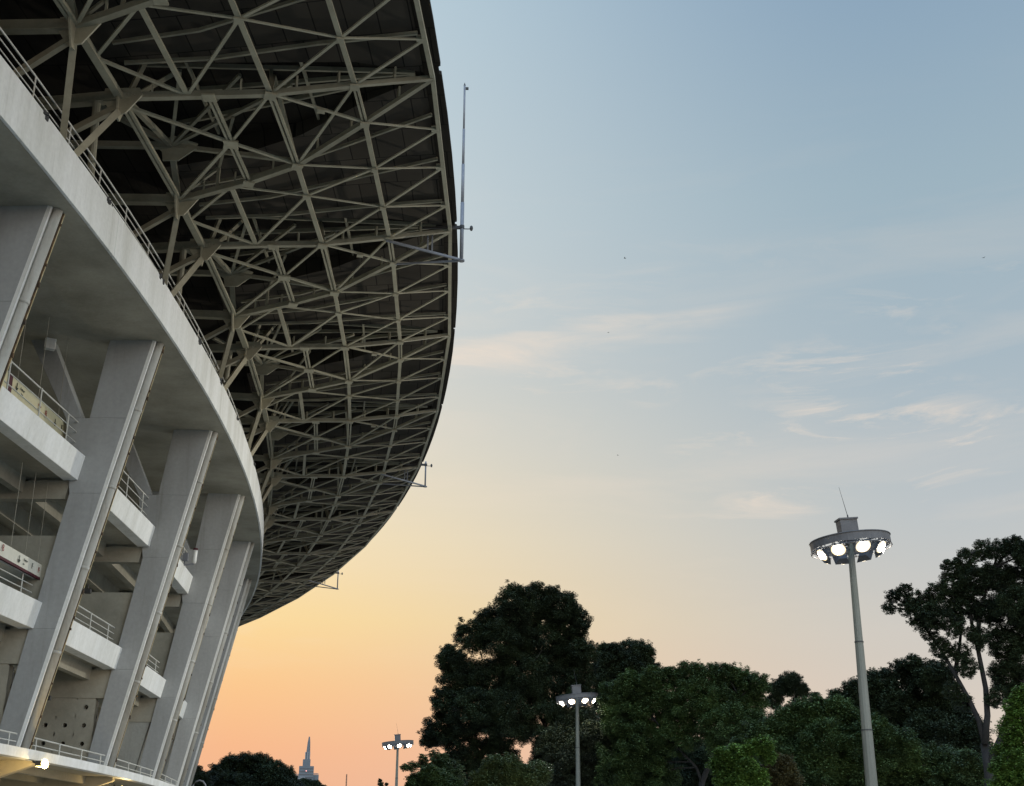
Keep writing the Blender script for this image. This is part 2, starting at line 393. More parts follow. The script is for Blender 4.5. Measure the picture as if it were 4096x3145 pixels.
# lower canopy: slab, fascia, soffit beams, pillars
s = MB(); s.arc([(155.02, 2.44), (155.0, 2.19), (154.7, 2.19), (154.7, 2.44)], US(U0, U1-1, .25)); s.build('canopy_fascia', 'white', ST)
s = MB(); s.arc([(154.69, 2.435), (154.69, 2.24), (149.5, 2.24), (149.5, 2.435)], US(U0, U1-1, .25)); s.build('canopy_slab', 'canopy', ST)
for k in KC:
    b = MB(); radial_prism(b, [(149.5, 2.236), (149.5, 1.75), (153.6, 1.75), (154.6, 2.1), (154.6, 2.236)], k+.12, .32); b.build('canopy_beam', 'canopy', ST)
    b = MB()
    for o in (-.03, .03): b.hexa(slabq(152.75, 153.12, k+.12+o, -EYE, .26), slabq(153.2, 153.6, k+.12+o, 1.748, .26))
    b.build('canopy_pillar', 'canopy', ST)
for r in (153.6, 152.2):
    for k in list(KC)[:-1]:
        b = MB(); b.arc([(r+.1, 2.238), (r+.1, 2.0), (r-.1, 2.0), (r-.1, 2.238)], [k+.12+.02, k+1.12-.02]); b.build('canopy_rib', 'canopy', ST)
for k in list(KC)[:-1]:
    if k > 7: continue
    rl = MB(); rr = 154.62 ; e = .5/8.9
    for hh, rad in ((.40, .022), (.20, .016)): rl.tube([P(rr-.02, k+e, 2.44+hh), P(rr-.02, k+.94, 2.44+hh)], rad, 6)
    for u in (.12, .36, .62, .88): rl.tube([P(rr-.02, k+u, 2.43), P(rr-.02, k+u, 2.44+.4)], .02, 6)
    rl.build('terrace_railing', 'rail', ST)

# ------------------------------------------------------------------ roof truss
TB = {'A': [(157.91, 18.21, -.228), (160.09, 18.53, -.291), (161.65, 18.67, -.373), (163.81, 19.12, -.545), (165.80, 19.80, -.668)],
      'B': [(157.91, 18.21, -.874), (160.09, 18.53, -.819), (161.65, 18.67, -.795), (163.81, 19.12, -.755), (165.80, 19.80, -.668)]}
def A(k, i): r, h, a = TB['A'][i]; return P(r, k+a, h)
def B(k, i): r, h, a = TB['B'][i]; return P(r, k+a, h)
def onbeam(T, k, r):                             # point of a radial beam at radius r
    for (r0, h0, a0), (r1, h1, a1) in zip(T, T[1:]):
        if r <= r1+1e-6:
            f = (r-r0)/(r1-r0); return P(r, k+a0+(a1-a0)*f, h0+(h1-h0)*f)
def mid(p, q, f=.5): return p.lerp(q, f)
braces = []                                      # (midpoint, builder) of every single brace
def brace(p, q, w=.105, h=.10, dz=0.):
    braces.append((p, q, w, h, dz))
def gusset(parent, c, s, d1=None, name='gusset_plate', t=.05):
    b = MB(); m_ = 8; rz = R.random()*.4
    b.plate([c+Vector((cos(2*pi*i/m_+rz)*s*(1.25 if i % 2 else .85), sin(2*pi*i/m_+rz)*s*(1.25 if i % 2 else .85), 0)) for i in range(m_)], t, (0,0,1))
    return b.build(name, 'steel2', parent)
KB = range(-1, U1)
for k in KB:
    near = k <= 8
    for nm, T, Q in (('A', TB['A'], A), ('B', TB['B'], B)):
        b = MB()
        for i in range(4):
            w = (.18, .17, .15, .13)[i]; b.beam(Q(k,i), Q(k,i+1), w, (.17, .16, .14, .12)[i])
        inn = P(151., k+T[0][2]+(.10 if nm == 'B' else -.02), 18.25); b.beam(Q(k,0), inn, .24, .26)
        ob = b.build('radial_beam', 'steel', ST)
        if near:
            if k <= 6:
                for i, f in ((0,.35),(0,.8),(1,.5),(2,.3),(2,.8),(3,.5)):
                    q = mid(Q(k,i), Q(k,i+1), f); cl = MB()
                    cl.box(q+Vector((0,0,.235)), .05, .2, .34, th(k)+.3); cl.build('purlin_cleat', 'steel2', ob)
            for i in range(1, 4): gusset(ob, Q(k,i)-Vector((0,0,.09)), (.19,.18,.15)[i-1])
        # hub: deep gusset plates standing on edge under the beam end
        hb_ = Q(k,0); t = th(k+T[0][2]); er = Vector((cos(t), sin(t), 0)); et = Vector((-sin(t), cos(t), 0)); ez = Vector((0,0,1))
        pl = MB(); pl.plate([hb_+er*.6+ez*.05, hb_+er*.2-ez*.5, hb_-er*.14-ez*.55, hb_-er*.45-ez*.05, hb_-er*.4+ez*.25, hb_+er*.5+ez*.25], .05, et)
        sg = 1 if nm == 'B' else -1
        pl.plate([hb_+et*.5*sg+ez*.1, hb_+et*.12*sg-ez*.66, hb_-et*.08*sg-ez*.62, hb_-et*.2*sg+ez*.2], .05, er)
        pl.build('hub_plate', 'steel2', ob)
    V = A(k, 4)
for k in KB:
    # tangential chords
    c = MB()
    q0 = mid(A(k,0), B(k+1,0), .42) if k+1 in KB or True else None
    r1 = MB(); r1.beam(A(k,0), B(k+1,0), .20, .14); r1.pair(B(k,0), A(k,0), .19, .09, .035); r1.build('hub_chord', 'steel2', ST)
    A1n, B1n = onbeam(TB['A'], k, 159.55), onbeam(TB['B'], k+1, 159.55)
    r2 = MB(); r2.beam(A1n, B1n, .135, .07); r2.pair(B(k,1), A(k,1), .16, .08, .035); r2.build('ring_chord', 'steel2', ST)
    r3 = MB(); r3.beam(A(k,2), B(k+1,2), .135, .07); r3.pair(B(k,2), A(k,2), .16, .08, .035); r3.build('ring_chord', 'steel2', ST)
    m1, m2 = mid(A(k,3), B(k+1,3), .36), mid(A(k,3), B(k+1,3), .70)
    r4 = MB(); r4.beam(A(k,3), B(k+1,3), .13, .07); r4.pair(B(k,3), A(k,3), .14, .08, .03); r4.build('ring_chord', 'steel2', ST)
    V0, V1 = A(k,4), B(k+1,4)
    e1, e2, e3 = (mid(V0, V1, f) for f in (.29, .53, .80))
    r5 = MB(); r5.beam(V0, V1, .12, .12)
    for e in (e1, e2, e3): r5.box(e-Vector((.08,0,.0)), .26, .2, .13, th(k))
    r5.build('rim_chord', 'steel2', ST)
    nn = mid(A(k,2), B(k+1,2), .36)
    Aq, Bq = A(k,0), B(k+1,0)
    # narrow panel between the two hubs, flaring to the rim
    for p, q, w in ((q0, A1n, .11), (q0, B1n, .12), (A1n, nn, .09), (nn, B1n, .11), (A(k,2), m1, .08), (nn, m1, .10), (nn, m2, .08), (B(k+1,2), m2, .10),
                    (A(k,3), e1, .08), (m1, e1, .09), (m1, e2, .08), (m2, e2, .10), (m2, e3, .08), (B(k+1,3), e3, .10)): brace(p, q, w*.8, w*.5)
    # wide panel between beam B and beam A of the same rim joint
    X = mid(B(k,1), A(k,1), .52); HB_ = B(k,0)+(A(k,0)-B(k,0))*.07
    for p, q, w in ((HB_, X, .13), (X, A(k,2), .12), (X, B(k,2), .10), (X, A(k,0), .12), (B(k,2), A(k,3), .11), (A(k,2), B(k,3), .10)): brace(p, q, w*.8, w*.5)
    if k <= 8:
        for q, s_ in ((X, .23), (nn, .14), (m1, .11), (m2, .11), (mid(B(k,2), A(k,3), .52), .12)):
            gp = MB(); gp.plate([q-Vector((0,0,.07))+Vector((cos(2*pi*i/8+.2)*s_*(1.3 if i % 2 else .8), sin(2*pi*i/8+.2)*s_*(1.3 if i % 2 else .8), 0)) for i in range(8)], .05, (0,0,1))
            gp.build('node_plate', 'steel2', ST)
    # upper layer: inner hub, posts and ties
    I = P(157.99, k-.40, 19.19); I2 = P(156.2, k-.62, 19.5)
    up = MB(); up.beam(I, A(k,0), .16, .14); up.beam(I, P(150.5, k-.62, 18.3), .16, .18); up.beam(I, I2, .13, .14); up.beam(I, B(k,0)+Vector((0,0,.1)), .13, .13)
    up.beam(I, P(160.6, k-.72, 19.7), .09, .1); up.beam(I, A(k,2)+Vector((0,0,.12)), .11, .12); up.beam(I, P(161.9, k-.66, 19.7), .10, .1)
    up.beam(I, P(159.0, k-.74, 19.75), .10, .1)
    ob = up.build('inner_hub', 'steel', ST)
    t = th(k-.4); er = Vector((cos(t), sin(t), 0)); et = Vector((-sin(t), cos(t), 0)); ez = Vector((0,0,1))
    pl = MB(); pl.plate([I-et*.35+er*.15+ez*.1, I+et*.1+er*.75+ez*.1, I+et*.45+er*.3, I+et*.45-er*.3, I-et*.1-er*.5], .05, ez)
    pl.plate([I+er*.75-ez*.1, I+er*.25-ez*.5, I-er*.2-ez*.5, I-er*.3+ez*.1], .05, et); pl.build('hub_plate', 'steel2', ob)
    # posts from hub B up to the sheets and a small trestle on beam A
    po = MB()
    for du, dr, hh in ((.02,.5,20.), (.06,.9,20.), (.10,.4,20.)): po.beam(B(k,0)+er*.4*dr, P(157.9+dr, k-.874+du*3, hh), .10, .12)
    q = mid(A(k,0), A(k,1), .55); top = q+Vector((0,0,.75)); po.beam(q, top, .09, .09); po.beam(top, A(k,0)+Vector((0,0,.1)), .08, .08); po.beam(top, X+Vector((0,0,.8)), .08, .09)
    q = mid(A(k,2), B(k,2), .25); po.beam(B(k,2), P(161.4, k-.66, 20.), .10, .10); po.beam(P(161.4, k-.66, 20.), A(k,2), .10, .10); po.beam(B(k,2)+Vector((0,0,.1)), P(161.4, k-.70, 20.), .10, .10)
    po.build('truss_post', 'steel', ST)
    # V struts from the two hubs above each column down to the gallery deck
    S = P(157.0, k+.02, 15.56)
    s1 = MB(); s1.beam(A(k,0)-ez*.45, S, .16, .17); s1.build('support_strut', 'steel2', ST)
    s2 = MB(); s2.beam(B(k+1,0)-ez*.45, S, .16, .17); s2.build('support_strut', 'steel2', ST)
    s3 = MB(); s3.beam(B(k+1,0)-ez*.3, P(153.5, k+.16, 15.5), .15, .16); s3.beam(A(k,0)-ez*.3, P(153.2, k-.1, 15.5), .14, .15); s3.tube([B(k+1,0)-er*.6, P(156.9, k+.28, 15.5)], .10, 10); s3.build('rear_strut', 'steel', ST)
# the nearest hundred braces are parts of their own, the rest one mass
cam0 = Vector((0, 0, EYE))
braces.sort(key=lambda b: ((b[0]+b[1])/2-cam0).length)
vis = [b for b in braces if ((b[0]+b[1])/2).y > 5]
rest = MB()
for i, (p, q, w, h, dz) in enumerate(vis):
    if i < 100: MB().beam(p, q, w, h).build('lattice_brace', 'steel2', ST)
    else: rest.beam(p, q, w, h)
for (p, q, w, h, dz) in braces:
    if ((p+q)/2).y <= 5: rest.beam(p, q, w, h)
tag(rest.build('lattice_brace', 'steel2', ST), kind='stuff')
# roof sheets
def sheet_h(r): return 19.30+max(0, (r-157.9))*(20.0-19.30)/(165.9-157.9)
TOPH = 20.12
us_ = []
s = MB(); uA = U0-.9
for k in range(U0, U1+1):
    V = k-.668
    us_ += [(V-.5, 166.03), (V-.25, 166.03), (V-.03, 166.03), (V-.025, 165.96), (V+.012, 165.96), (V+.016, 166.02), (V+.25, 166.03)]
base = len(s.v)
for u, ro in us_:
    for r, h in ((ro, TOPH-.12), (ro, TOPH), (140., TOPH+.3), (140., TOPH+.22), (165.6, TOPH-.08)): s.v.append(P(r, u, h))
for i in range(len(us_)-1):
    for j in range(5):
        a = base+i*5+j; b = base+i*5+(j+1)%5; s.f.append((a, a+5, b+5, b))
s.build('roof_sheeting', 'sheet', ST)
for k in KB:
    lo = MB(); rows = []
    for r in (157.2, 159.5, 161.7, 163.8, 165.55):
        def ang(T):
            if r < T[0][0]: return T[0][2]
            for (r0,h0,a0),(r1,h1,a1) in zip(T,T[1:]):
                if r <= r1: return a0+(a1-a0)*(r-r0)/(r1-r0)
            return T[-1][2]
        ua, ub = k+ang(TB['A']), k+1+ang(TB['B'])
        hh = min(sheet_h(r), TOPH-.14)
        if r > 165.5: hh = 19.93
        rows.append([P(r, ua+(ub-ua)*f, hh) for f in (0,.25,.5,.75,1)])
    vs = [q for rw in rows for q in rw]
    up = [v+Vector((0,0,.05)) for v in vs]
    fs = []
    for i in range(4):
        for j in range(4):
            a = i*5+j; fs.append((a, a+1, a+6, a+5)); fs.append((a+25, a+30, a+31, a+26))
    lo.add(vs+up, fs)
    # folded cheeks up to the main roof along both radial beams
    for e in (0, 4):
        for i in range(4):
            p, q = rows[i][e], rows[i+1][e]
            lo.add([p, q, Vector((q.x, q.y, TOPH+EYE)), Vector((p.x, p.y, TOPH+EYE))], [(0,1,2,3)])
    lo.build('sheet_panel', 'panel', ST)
    # purlins under the sheets (each a part)
    if k <= 9:
        for j, (f0, f1) in enumerate(((.30,.20),(.68,.48),(.97,.78))):
            def pt(r, f):
                ua = k-.228 if r < 158 else None
                def ang(T):
                    for (r0,h0,a0),(r1,h1,a1) in zip(T,T[1:]):
                        if r <= r1: return a0+(a1-a0)*(r-r0)/(r1-r0)
                    return T[-1][2]
                a_, b_ = k+ang(TB['A']), k+1+ang(TB['B'])
                return P(r, a_+(b_-a_)*f, min(sheet_h(r), 19.95)-.12)
            pu = MB(); L_ = [(157.95, f0), (160.2, f0+(f1-f0)*.35), (163., f0+(f1-f0)*.7), (165.6, f1)]
            for (ra, fa), (rb, fb_) in zip(L_, L_[1:]): pu.beam(pt(ra, fa), pt(rb, fb_), .07, .10)
            pu.build('purlin', 'steel', ST)
        for j, f in enumerate((.2, .45, .75)):
            pu = MB(); pu.beam(P(157.9, k-.874+.646*f, 19.95), P(165.3, k-.668+.02*(f-.5), 19.98), .07, .13); pu.build('purlin', 'steel', ST)
            pu = MB()
        for f in (159.2, 162.3):
            pu = MB(); pu.beam(P(f, k-.82, 19.93), P(f, k-.34, 19.93), .07, .11); pu.build('purlin', 'steel', ST)

# ------------------------------------------------------------------ lightning masts on the roof rim
for k, htop, lab in ((2, 25.55, 'tall slim telescopic mast rising beside the dark roof edge against blue sky'),
                     (5, 20.1, 'short pole on triangular bracket at the roof rim, below the tall mast'),
                     (8, 20.1, 'smallest pole and bracket, low on the roof rim above the orange sky')):
    u = k-.67; t = th(u); er = Vector((cos(t), sin(t), 0)); et = Vector((-sin(t), cos(t), 0)); ez = Vector((0,0,1))
    ro = 166.2; base = P(ro, u, 18.66)
    r_ = empty('lightning_mast', base, lab, 'mast', 'masts bolted to the roof rim')
    p = MB(); H = htop-18.66
    if k == 2: p.tube([base, base+ez*2.2], .065, 12); p.tube([base+ez*2.19, base+ez*3.7], .055, 12); p.tube([base+ez*3.69, base+ez*5.1], .045, 12); p.tube([base+ez*5.09, base+ez*H], .035, 12)
    else: p.tube([base, base+ez*H], .045, 10)
    p.build('pole', 'bluegrey', r_, True)
    if k == 2:
        tp = MB(); tp.tube([base+ez*H, base+ez*(H+.12)], [.04, .005], 8); tp.box(base+ez*(H-.12)+er*.09, .1, .08, .07, t); tp.build('mast_tip', 'dark', r_)
    b = MB(); b.tube([base-ez*.02, base+ez*.03], .11, 12)
    b.beam(base, onbeam(TB['A'], k, 163.9)-ez*.12, .05, .06); b.beam(base+ez*.03, onbeam(TB['B'], k, 163.7)-ez*.1, .07, .07)
    b.beam(P(165.2, u, 19.0), P(165.2, u, 19.7), .05, .05); b.beam(P(165.05, u, 19.0), P(165.05, u, 19.65), .05, .05)
    b.build('bracket', 'bluegrey', r_)
    cl = MB(); cl.beam(base+ez*1.25, P(164.7, u, 19.9), .09, .1); cl.tube([base+ez*1.2, base+ez*1.32], .085, 10); cl.build('clamp', 'dark', r_)
    la = MB(); q = base+ez*1.2+er*.32; la.tube([q-ez*.06, q+ez*.02, q+ez*.09, q+ez*.13], [.035, .06, .05, .01], 10); la.beam(base+ez*1.2, q, .025, .025); la.build('warning_lamp', 'dark', r_)

# ------------------------------------------------------------------ hanging signs in the galleries
def sign(name, label, r, u0, u1, h0, h1, mat, items, cables):
    c = P(r, (u0+u1)/2, h0)
    root = empty(name, c, label, 'sign', 'direction signs hung in the galleries')
    p, q = P(r, u0, 0), P(r, u1, 0); d = (q-p).normalized(); nrm = Vector((d.y, -d.x, 0))
    pb = MB(); pb.hexa([P(r,u0,h0)-nrm*.03, P(r,u1,h0)-nrm*.03, P(r,u1,h0)+nrm*.03, P(r,u0,h0)+nrm*.03], [P(r,u0,h1)-nrm*.03, P(r,u1,h1)-nrm*.03, P(r,u1,h1)+nrm*.03, P(r,u0,h1)+nrm*.03])
    pan = pb.build('panel', mat, root)
    fm = MB(); fm.hexa([P(r,u0,h0-.07)-nrm*.035, P(r,u1,h0-.07)-nrm*.035, P(r,u1,h0-.07)+nrm*.035, P(r,u0,h0-.07)+nrm*.035], [P(r,u0,h0-.002)-nrm*.035, P(r,u1,h0-.002)-nrm*.035, P(r,u1,h0-.002)+nrm*.035, P(r,u0,h0-.002)+nrm*.035])
    fm.build('lower_trim', 'maroon', root)
    if cables:
        for u, ht in cables: cb = MB(); cb.tube([P(r,u,h1-.01), P(r,u,ht)], .007, 6); cb.build('hanger', 'soffit', root)
    for body, u, h, size, m_ in items:
        o = P(r, u, h)+nrm*.036
        if body == 'arrow':
            a = MB(); s_ = size; X = d; Z = Vector((0,0,1))
            a.beam(o+Z*s_*.5, o-Z*s_*.5, .03, .01, up=nrm); a.beam(o-Z*s_*.5, o-Z*s_*.1-X*s_*.36, .03, .01, up=nrm); a.beam(o-Z*s_*.5, o-Z*s_*.1+X*s_*.36, .03, .01, up=nrm)
            a.build('arrow', m_, pan)
        elif body == 'block':
            a = MB(); X = d; Z = Vector((0,0,1)); a.plate([o-X*size/2-Z*(h1-h0)*.5, o+X*size/2-Z*(h1-h0)*.5, o+X*size/2+Z*(h1-h0)*.5, o-X*size/2+Z*(h1-h0)*.5], .01, nrm); a.build('end_block', m_, pan)
        else:
            mt = Matrix((d, Vector((0,0,1)), nrm)).transposed().to_4x4(); mt.translation = o
            text('lettering', body, size, m_, mt, pan)
sign('hanging_sign', 'long white direction sign reading 8, Keluar and F, hung on thin cables', 154.5, .34, 1.03, 7.17, 7.53, 'sign',
     [('8', .655, 7.38, .26, 'redink'), ('arrow', .79, 7.34, .19, 'ink'), ('Keluar', .845, 7.39, .10, 'ink'), ('Exit', .83, 7.27, .07, 'ink'), ('F', .905, 7.34, .22, 'ink'), ('F', .965, 7.33, .22, 'redink')],
     [(.72, 9.9), (.84, 9.9), (.955, 9.9), (.5, 9.9)])
sign('hanging_sign', 'cream direction sign with a dark red 8, half hidden behind the upper balcony railing', 154.62, .40, 1.02, 11.30, 11.80, 'signcream',
     [('block', .50, 11.55, .28, 'maroon'), ('Keluar', .60, 11.63, .11, 'ink'), ('arrow', .555, 11.60, .2, 'ink'), ('Exit', .60, 11.50, .08, 'ink'), ('Pintu', .75, 11.62, .11, 'redink'), ('Gate', .745, 11.50, .09, 'ink'), ('8', .81, 11.55, .28, 'redink'), ('arrow', .90, 11.56, .2, 'ink'), ('F', .965, 11.56, .25, 'ink')],
     [(.56, 14.3), (.74, 14.3), (.93, 14.3)])

# small fittings
def cyl_u(x, y, r):
    v = ray(x, y); a = v.x**2+v.y**2; b = -2*(v.x*CX+v.y*CY); c = CX*CX+CY*CY-r*r
    s_ = (-b-math.sqrt(b*b-4*a*c))/(2*a); p = v*s_; return p+Vector((0,0,EYE))
# warm floodlight on the canopy edge
q = P(155.05, 1.0, 2.10); t = th(1.0); er = Vector((cos(t), sin(t), 0)); et = Vector((-sin(t), cos(t), 0)); ez = Vector((0,0,1))
wl = empty('wall_floodlight', q, 'glowing yellow floodlight under the white canopy edge at lower left', 'lamp', 'floodlights on the canopy edge')
b = MB(); b.box(q+er*.12, .2, .34, .14, t); b.beam(q+er*.02, q-er*.12+ez*.06, .05, .05); b.build('housing', 'dark', wl)
b = MB(); b.box(q+er*.236, .02, .22, .08, t); b.box(q+er*.13-ez*.081, .12, .22, .012, t); b.build('lens', 'lampwarm', wl)
b = MB(); b.plate([q+er*.225+et*(.30*cos(a*pi/8))+ez*(.13*sin(a*pi/8)) for a in range(16)], .01, er); b.plate([q+er*.13-ez*.076+et*(.25*cos(a*pi/8))+er*(.14*sin(a*pi/8)) for a in range(16)], .006, ez); b.build('painted_glow', 'lampyellow', wl)  # emissive plates imitate the yellow glow around the lens
q2 = P(154.6, 2.18, 1.90); t2 = th(2.18); er2 = Vector((cos(t2), sin(t2), 0))
wl2 = empty('wall_floodlight', q2, 'second yellow floodlight, further along under the canopy, cut by the photo bottom', 'lamp', 'floodlights on the canopy edge')
b = MB(); b.box(q2+er2*.1, .2, .3, .12, t2); b.beam(q2, q2-er2*.1+ez*.1, .05, .05); b.build('housing', 'dark', wl2)
b = MB(); b.box(q2+er2*.21, .02, .26, .10, t2); b.box(q2+er2*.1-ez*.07, .16, .26, .012, t2); b.build('lens', 'lampwarm', wl2)
# camera on the third balcony
q = P(155.5, 2.70, 10.9); t = th(2.7); er = Vector((cos(t), sin(t), 0)); et = Vector((-sin(t), cos(t), 0))
cm = empty('security_camera', q, 'white tube shaped security camera on an arm on the upper balcony', 'camera')
b = MB(); b.tube([q+er*.28-ez*.10, q+er*.30+ez*.42], .09, 12); b.build('housing', 'white', cm, True)
b = MB(); b.tube([q+er*.30+ez*.42, q+er*.303+ez*.50], .10, 12); b.build('hood', 'maroon', cm, True)
b = MB(); b.beam(q-er*.15-ez*.2, q+er*.28-ez*.14, .05, .05); b.beam(q-er*.1-ez*.2, q-er*.1+ez*.2, .05, .05); b.box(q-er*.05+et*-.14+ez*.1, .2, .16, .3, t); b.build('arm', 'bluegrey', cm)
# pale floodlight box strapped to the strut of the third support
q = P(156.9, 1.86, 16.5); t = th(1.86); er = Vector((cos(t), sin(t), 0)); et = Vector((-sin(t), cos(t), 0))
fl = empty('strut_floodlight', q, 'white floodlight panel with dark frame fixed between roof struts above the gallery railing', 'lamp')
b = MB(); b.plate([q-et*.22-ez*.42, q+et*.2-ez*.5, q+et*.16+ez*.34, q-et*.2+ez*.5], .06, er+et*.5); b.build('panel', 'white', fl)
b = MB()
for a_, c_ in ((q-et*.25-ez*.45, q+et*.22-ez*.55), (q+et*.22-ez*.55, q+et*.18+ez*.38), (q+et*.18+ez*.38, q-et*.23+ez*.54)): b.beam(a_, c_, .06, .1)
b.beam(q-ez*.5, q-ez*.9, .08, .08); b.build('frame', 'dark', fl)
# white wall box at the head of the second column's branch
q = P(154.1, .93, 14.1)
bx = empty('junction_box', q, 'small white junction box on the top of the inner column branch, under the soffit', 'box')
b = MB(); b.box(q, .3, .2, .34, th(.93)+.5); b.build('box_body', 'white', bx, bevel=.02)
b = MB(); b.box(q-Vector((0,.105,0)), .24, .01, .28, th(.93)+.5); b.build('box_lid', 'rail', bx)
for u, h, r, lab in ((1.78, 4.55, 152.9, 'small black speaker on the wall under the first gallery, left one of two'), (1.86, 8.2, 153.6, 'small black speaker below the upper gallery beam')):
    q = P(r, u, h); sp = empty('loudspeaker', q, lab, 'speaker', 'small black loudspeakers in the galleries')
    b = MB(); b.box(q, .22, .18, .14, th(u)); b.build('cabinet', 'dark', sp)
    b = MB(); b.beam(q, q+Vector((0,0,.25)), .04, .04); b.build('bracket', 'dark', sp)

# ------------------------------------------------------------------ floodlight masts in the plaza
HM = 14.
def mast(px, py, bx, by, label, phase, lit, ringr):
    v = ray(px*K, py*K); c = v*((HM-EYE)/v.z)+Vector((0,0,EYE)); base = Vector((c.x, c.y, 0))
    v2 = ray(bx*K, by*K); d2 = hypot(c.x, c.y)/hypot(v2.x, v2.y)
    root = empty('floodlight_mast', base, label, 'lamp mast', 'tall floodlight masts in the plaza')
    p = MB(); hh = [0, 2.6, 2.61, 6.2, 6.21, 9.8, 9.81, HM-.55, HM+.6]; rr = [.30, .275, .262, .225, .215, .18, .172, .14, .13]
    p.tube([base+Vector((0,0,h)) for h in hh], rr, 12); p.build('pole', 'pole', root)
    for h, r in ((2.6, .29), (6.2, .24), (9.8, .195)): cl = MB(); cl.tube([base+Vector((0,0,h-.02)), base+Vector((0,0,h+.03))], r, 12); cl.build('pole_joint', 'dark', root)
    rad = ringr
    rg = MB(); n = 40
    prof = [(rad, -.14), (rad, .18), (rad-.02, .18), (rad-.02, -.14)]
    ringc = base+Vector((0,0,HM))
    tilt = Matrix.Rotation(radians(-5.0), 3, 'Y')
    def RP(r, a, z): return ringc+tilt@Vector((r*cos(a), r*sin(a), z))
    base_i = len(rg.v)
    for i in range(n):
        a = 2*pi*i/n
        for r, z in prof: rg.v.append(RP(r, a, z))
    for i in range(n):
        for j in range(4):
            a, b_ = i*4+j, i*4+(j+1)%4; i2 = (i+1)%n; rg.f.append((a, i2*4+j, i2*4+(j+1)%4, b_))
    ring = rg.build('lamp_ring', 'ringm', root)
    fr = MB()
    for z in (-.25, .2): fr.tube([RP(rad-.35, 2*pi*i/n, z*.8) for i in range(n+1)], .022, 6, cap=False); fr.tube([RP(rad+.01, 2*pi*i/n, z) for i in range(n+1)], .028, 6, cap=False)
    for i in range(16):
        a = 2*pi*i/16; fr.beam(RP(rad, a, -.25), RP(rad-.35, a+.2, .16), .03, .03); fr.beam(RP(rad-.35, a, -.2), RP(rad-.35, a, .16), .03, .03)
    for i in range(4):
        a = pi/4+pi/2*i; fr.beam(RP(.15, a, 0.), RP(rad-.02, a, .05), .07, .07); fr.beam(RP(.15, a, -.25), RP(rad-.3, a, -.1), .04, .04)
    fr.build('ring_frame', 'ringm', ring)
    hd = MB(); yaw = .12
    hx, hy = .38, .26; z0, z1 = .12, 1.05
    hd.hexa([ringc+tilt@Vector((sx*hx*cos(yaw)-sy*hy*sin(yaw), sx*hx*sin(yaw)+sy*hy*cos(yaw), z0)) for sx, sy in ((-1,-1),(1,-1),(1,1),(-1,1))],
            [ringc+tilt@Vector((sx*hx*1.02*cos(yaw)-sy*hy*1.02*sin(yaw), sx*hx*1.02*sin(yaw)+sy*hy*1.02*cos(yaw), z1)) for sx, sy in ((-1,-1),(1,-1),(1,1),(-1,1))])
    hb_ = hd.build('head_box', 'ringm', root)
    ed = MB(); ed.hexa([ringc+tilt@Vector((sx*(hx+.05)*cos(yaw)-sy*(hy+.05)*sin(yaw), sx*(hx+.05)*sin(yaw)+sy*(hy+.05)*cos(yaw), z1+.002)) for sx, sy in ((-1,-1),(1,-1),(1,1),(-1,1))],
                     [ringc+tilt@Vector((sx*(hx+.05)*cos(yaw)-sy*(hy+.05)*sin(yaw), sx*(hx+.05)*sin(yaw)+sy*(hy+.05)*cos(yaw), z1+.07)) for sx, sy in ((-1,-1),(1,-1),(1,1),(-1,1))]); ed.build('box_lid', 'ringm', hb_)
    rd = MB(); q = ringc+tilt@Vector((.1, 0, z1+.06)); rd.tube([q, q+Vector((-.02,0,.18)), q+Vector((-.03,0,.2)), q+tilt@Vector((-.16,0,1.45))], [.03, .03, .014, .006], 6); rd.build('lightning_rod', 'dark', root)
    nl = 8
    for i in range(nl):
        a = 2*pi*i/nl+phase; lm_ = MB(); e = tilt@Vector((cos(a), sin(a), 0)); s_ = tilt@Vector((-sin(a), cos(a), 0)); z = Vector((0,0,1))
        f = RP(rad-.36, a, -.40); dn = (e*.80-z*.60).normalized(); upv = (e*.60+z*.80).normalized()
        hw = .34
        qd = lambda o, k_: [o-s_*hw*k_-upv*hw*.8*k_, o+s_*hw*k_-upv*hw*.8*k_, o+s_*hw*k_+upv*hw*.8*k_, o-s_*hw*k_+upv*hw*.8*k_]
        lm_.hexa(qd(f-dn*.22, .5), qd(f, 1.)); 
        lm_.beam(f-s_*.24, f-s_*.24+z*.3, .03, .03); lm_.beam(f+s_*.24, f+s_*.24+z*.3, .03, .03)
        lo_ = lm_.build('floodlight', 'ringm', root)
        disc = lambda r, o: [f+dn*o+s_*(r*cos(2*pi*j/18))+upv*(r*.86*sin(2*pi*j/18)) for j in range(18)]
        g_ = MB(); g_.add(disc(.24, .03)+disc(.0, .05)[:1], [(j, (j+1)%18, 18) for j in range(18)]); g_.build('lens', 'lampwhite', lo_)
        g_ = MB(); g_.add(disc(.24, .028)+disc(.32, .012), [(j, (j+1)%18, (j+1)%18+18, j+18) for j in range(18)]); g_.build('painted_glow', 'lampamber', lo_)  # emissive ring imitates the amber glow rim around the lens
    return root, ringc
mast1, c1 = mast(1817, 1163, 1860, 1675, 'nearest and tallest floodlight mast with a ring of lit lamps, right of centre', .1, range(10), 1.70)
mast2, c2 = mast(1233, 1492, 1239, 1678, 'middle floodlight mast with lamps lit, standing in front of the big dark tree', .4, range(10), 1.86)
mast3, c3 = mast(850, 1589, 850, 1678, 'farthest, smallest floodlight mast, lit against the orange sky beside the distant tower', .2, range(10), 2.0)

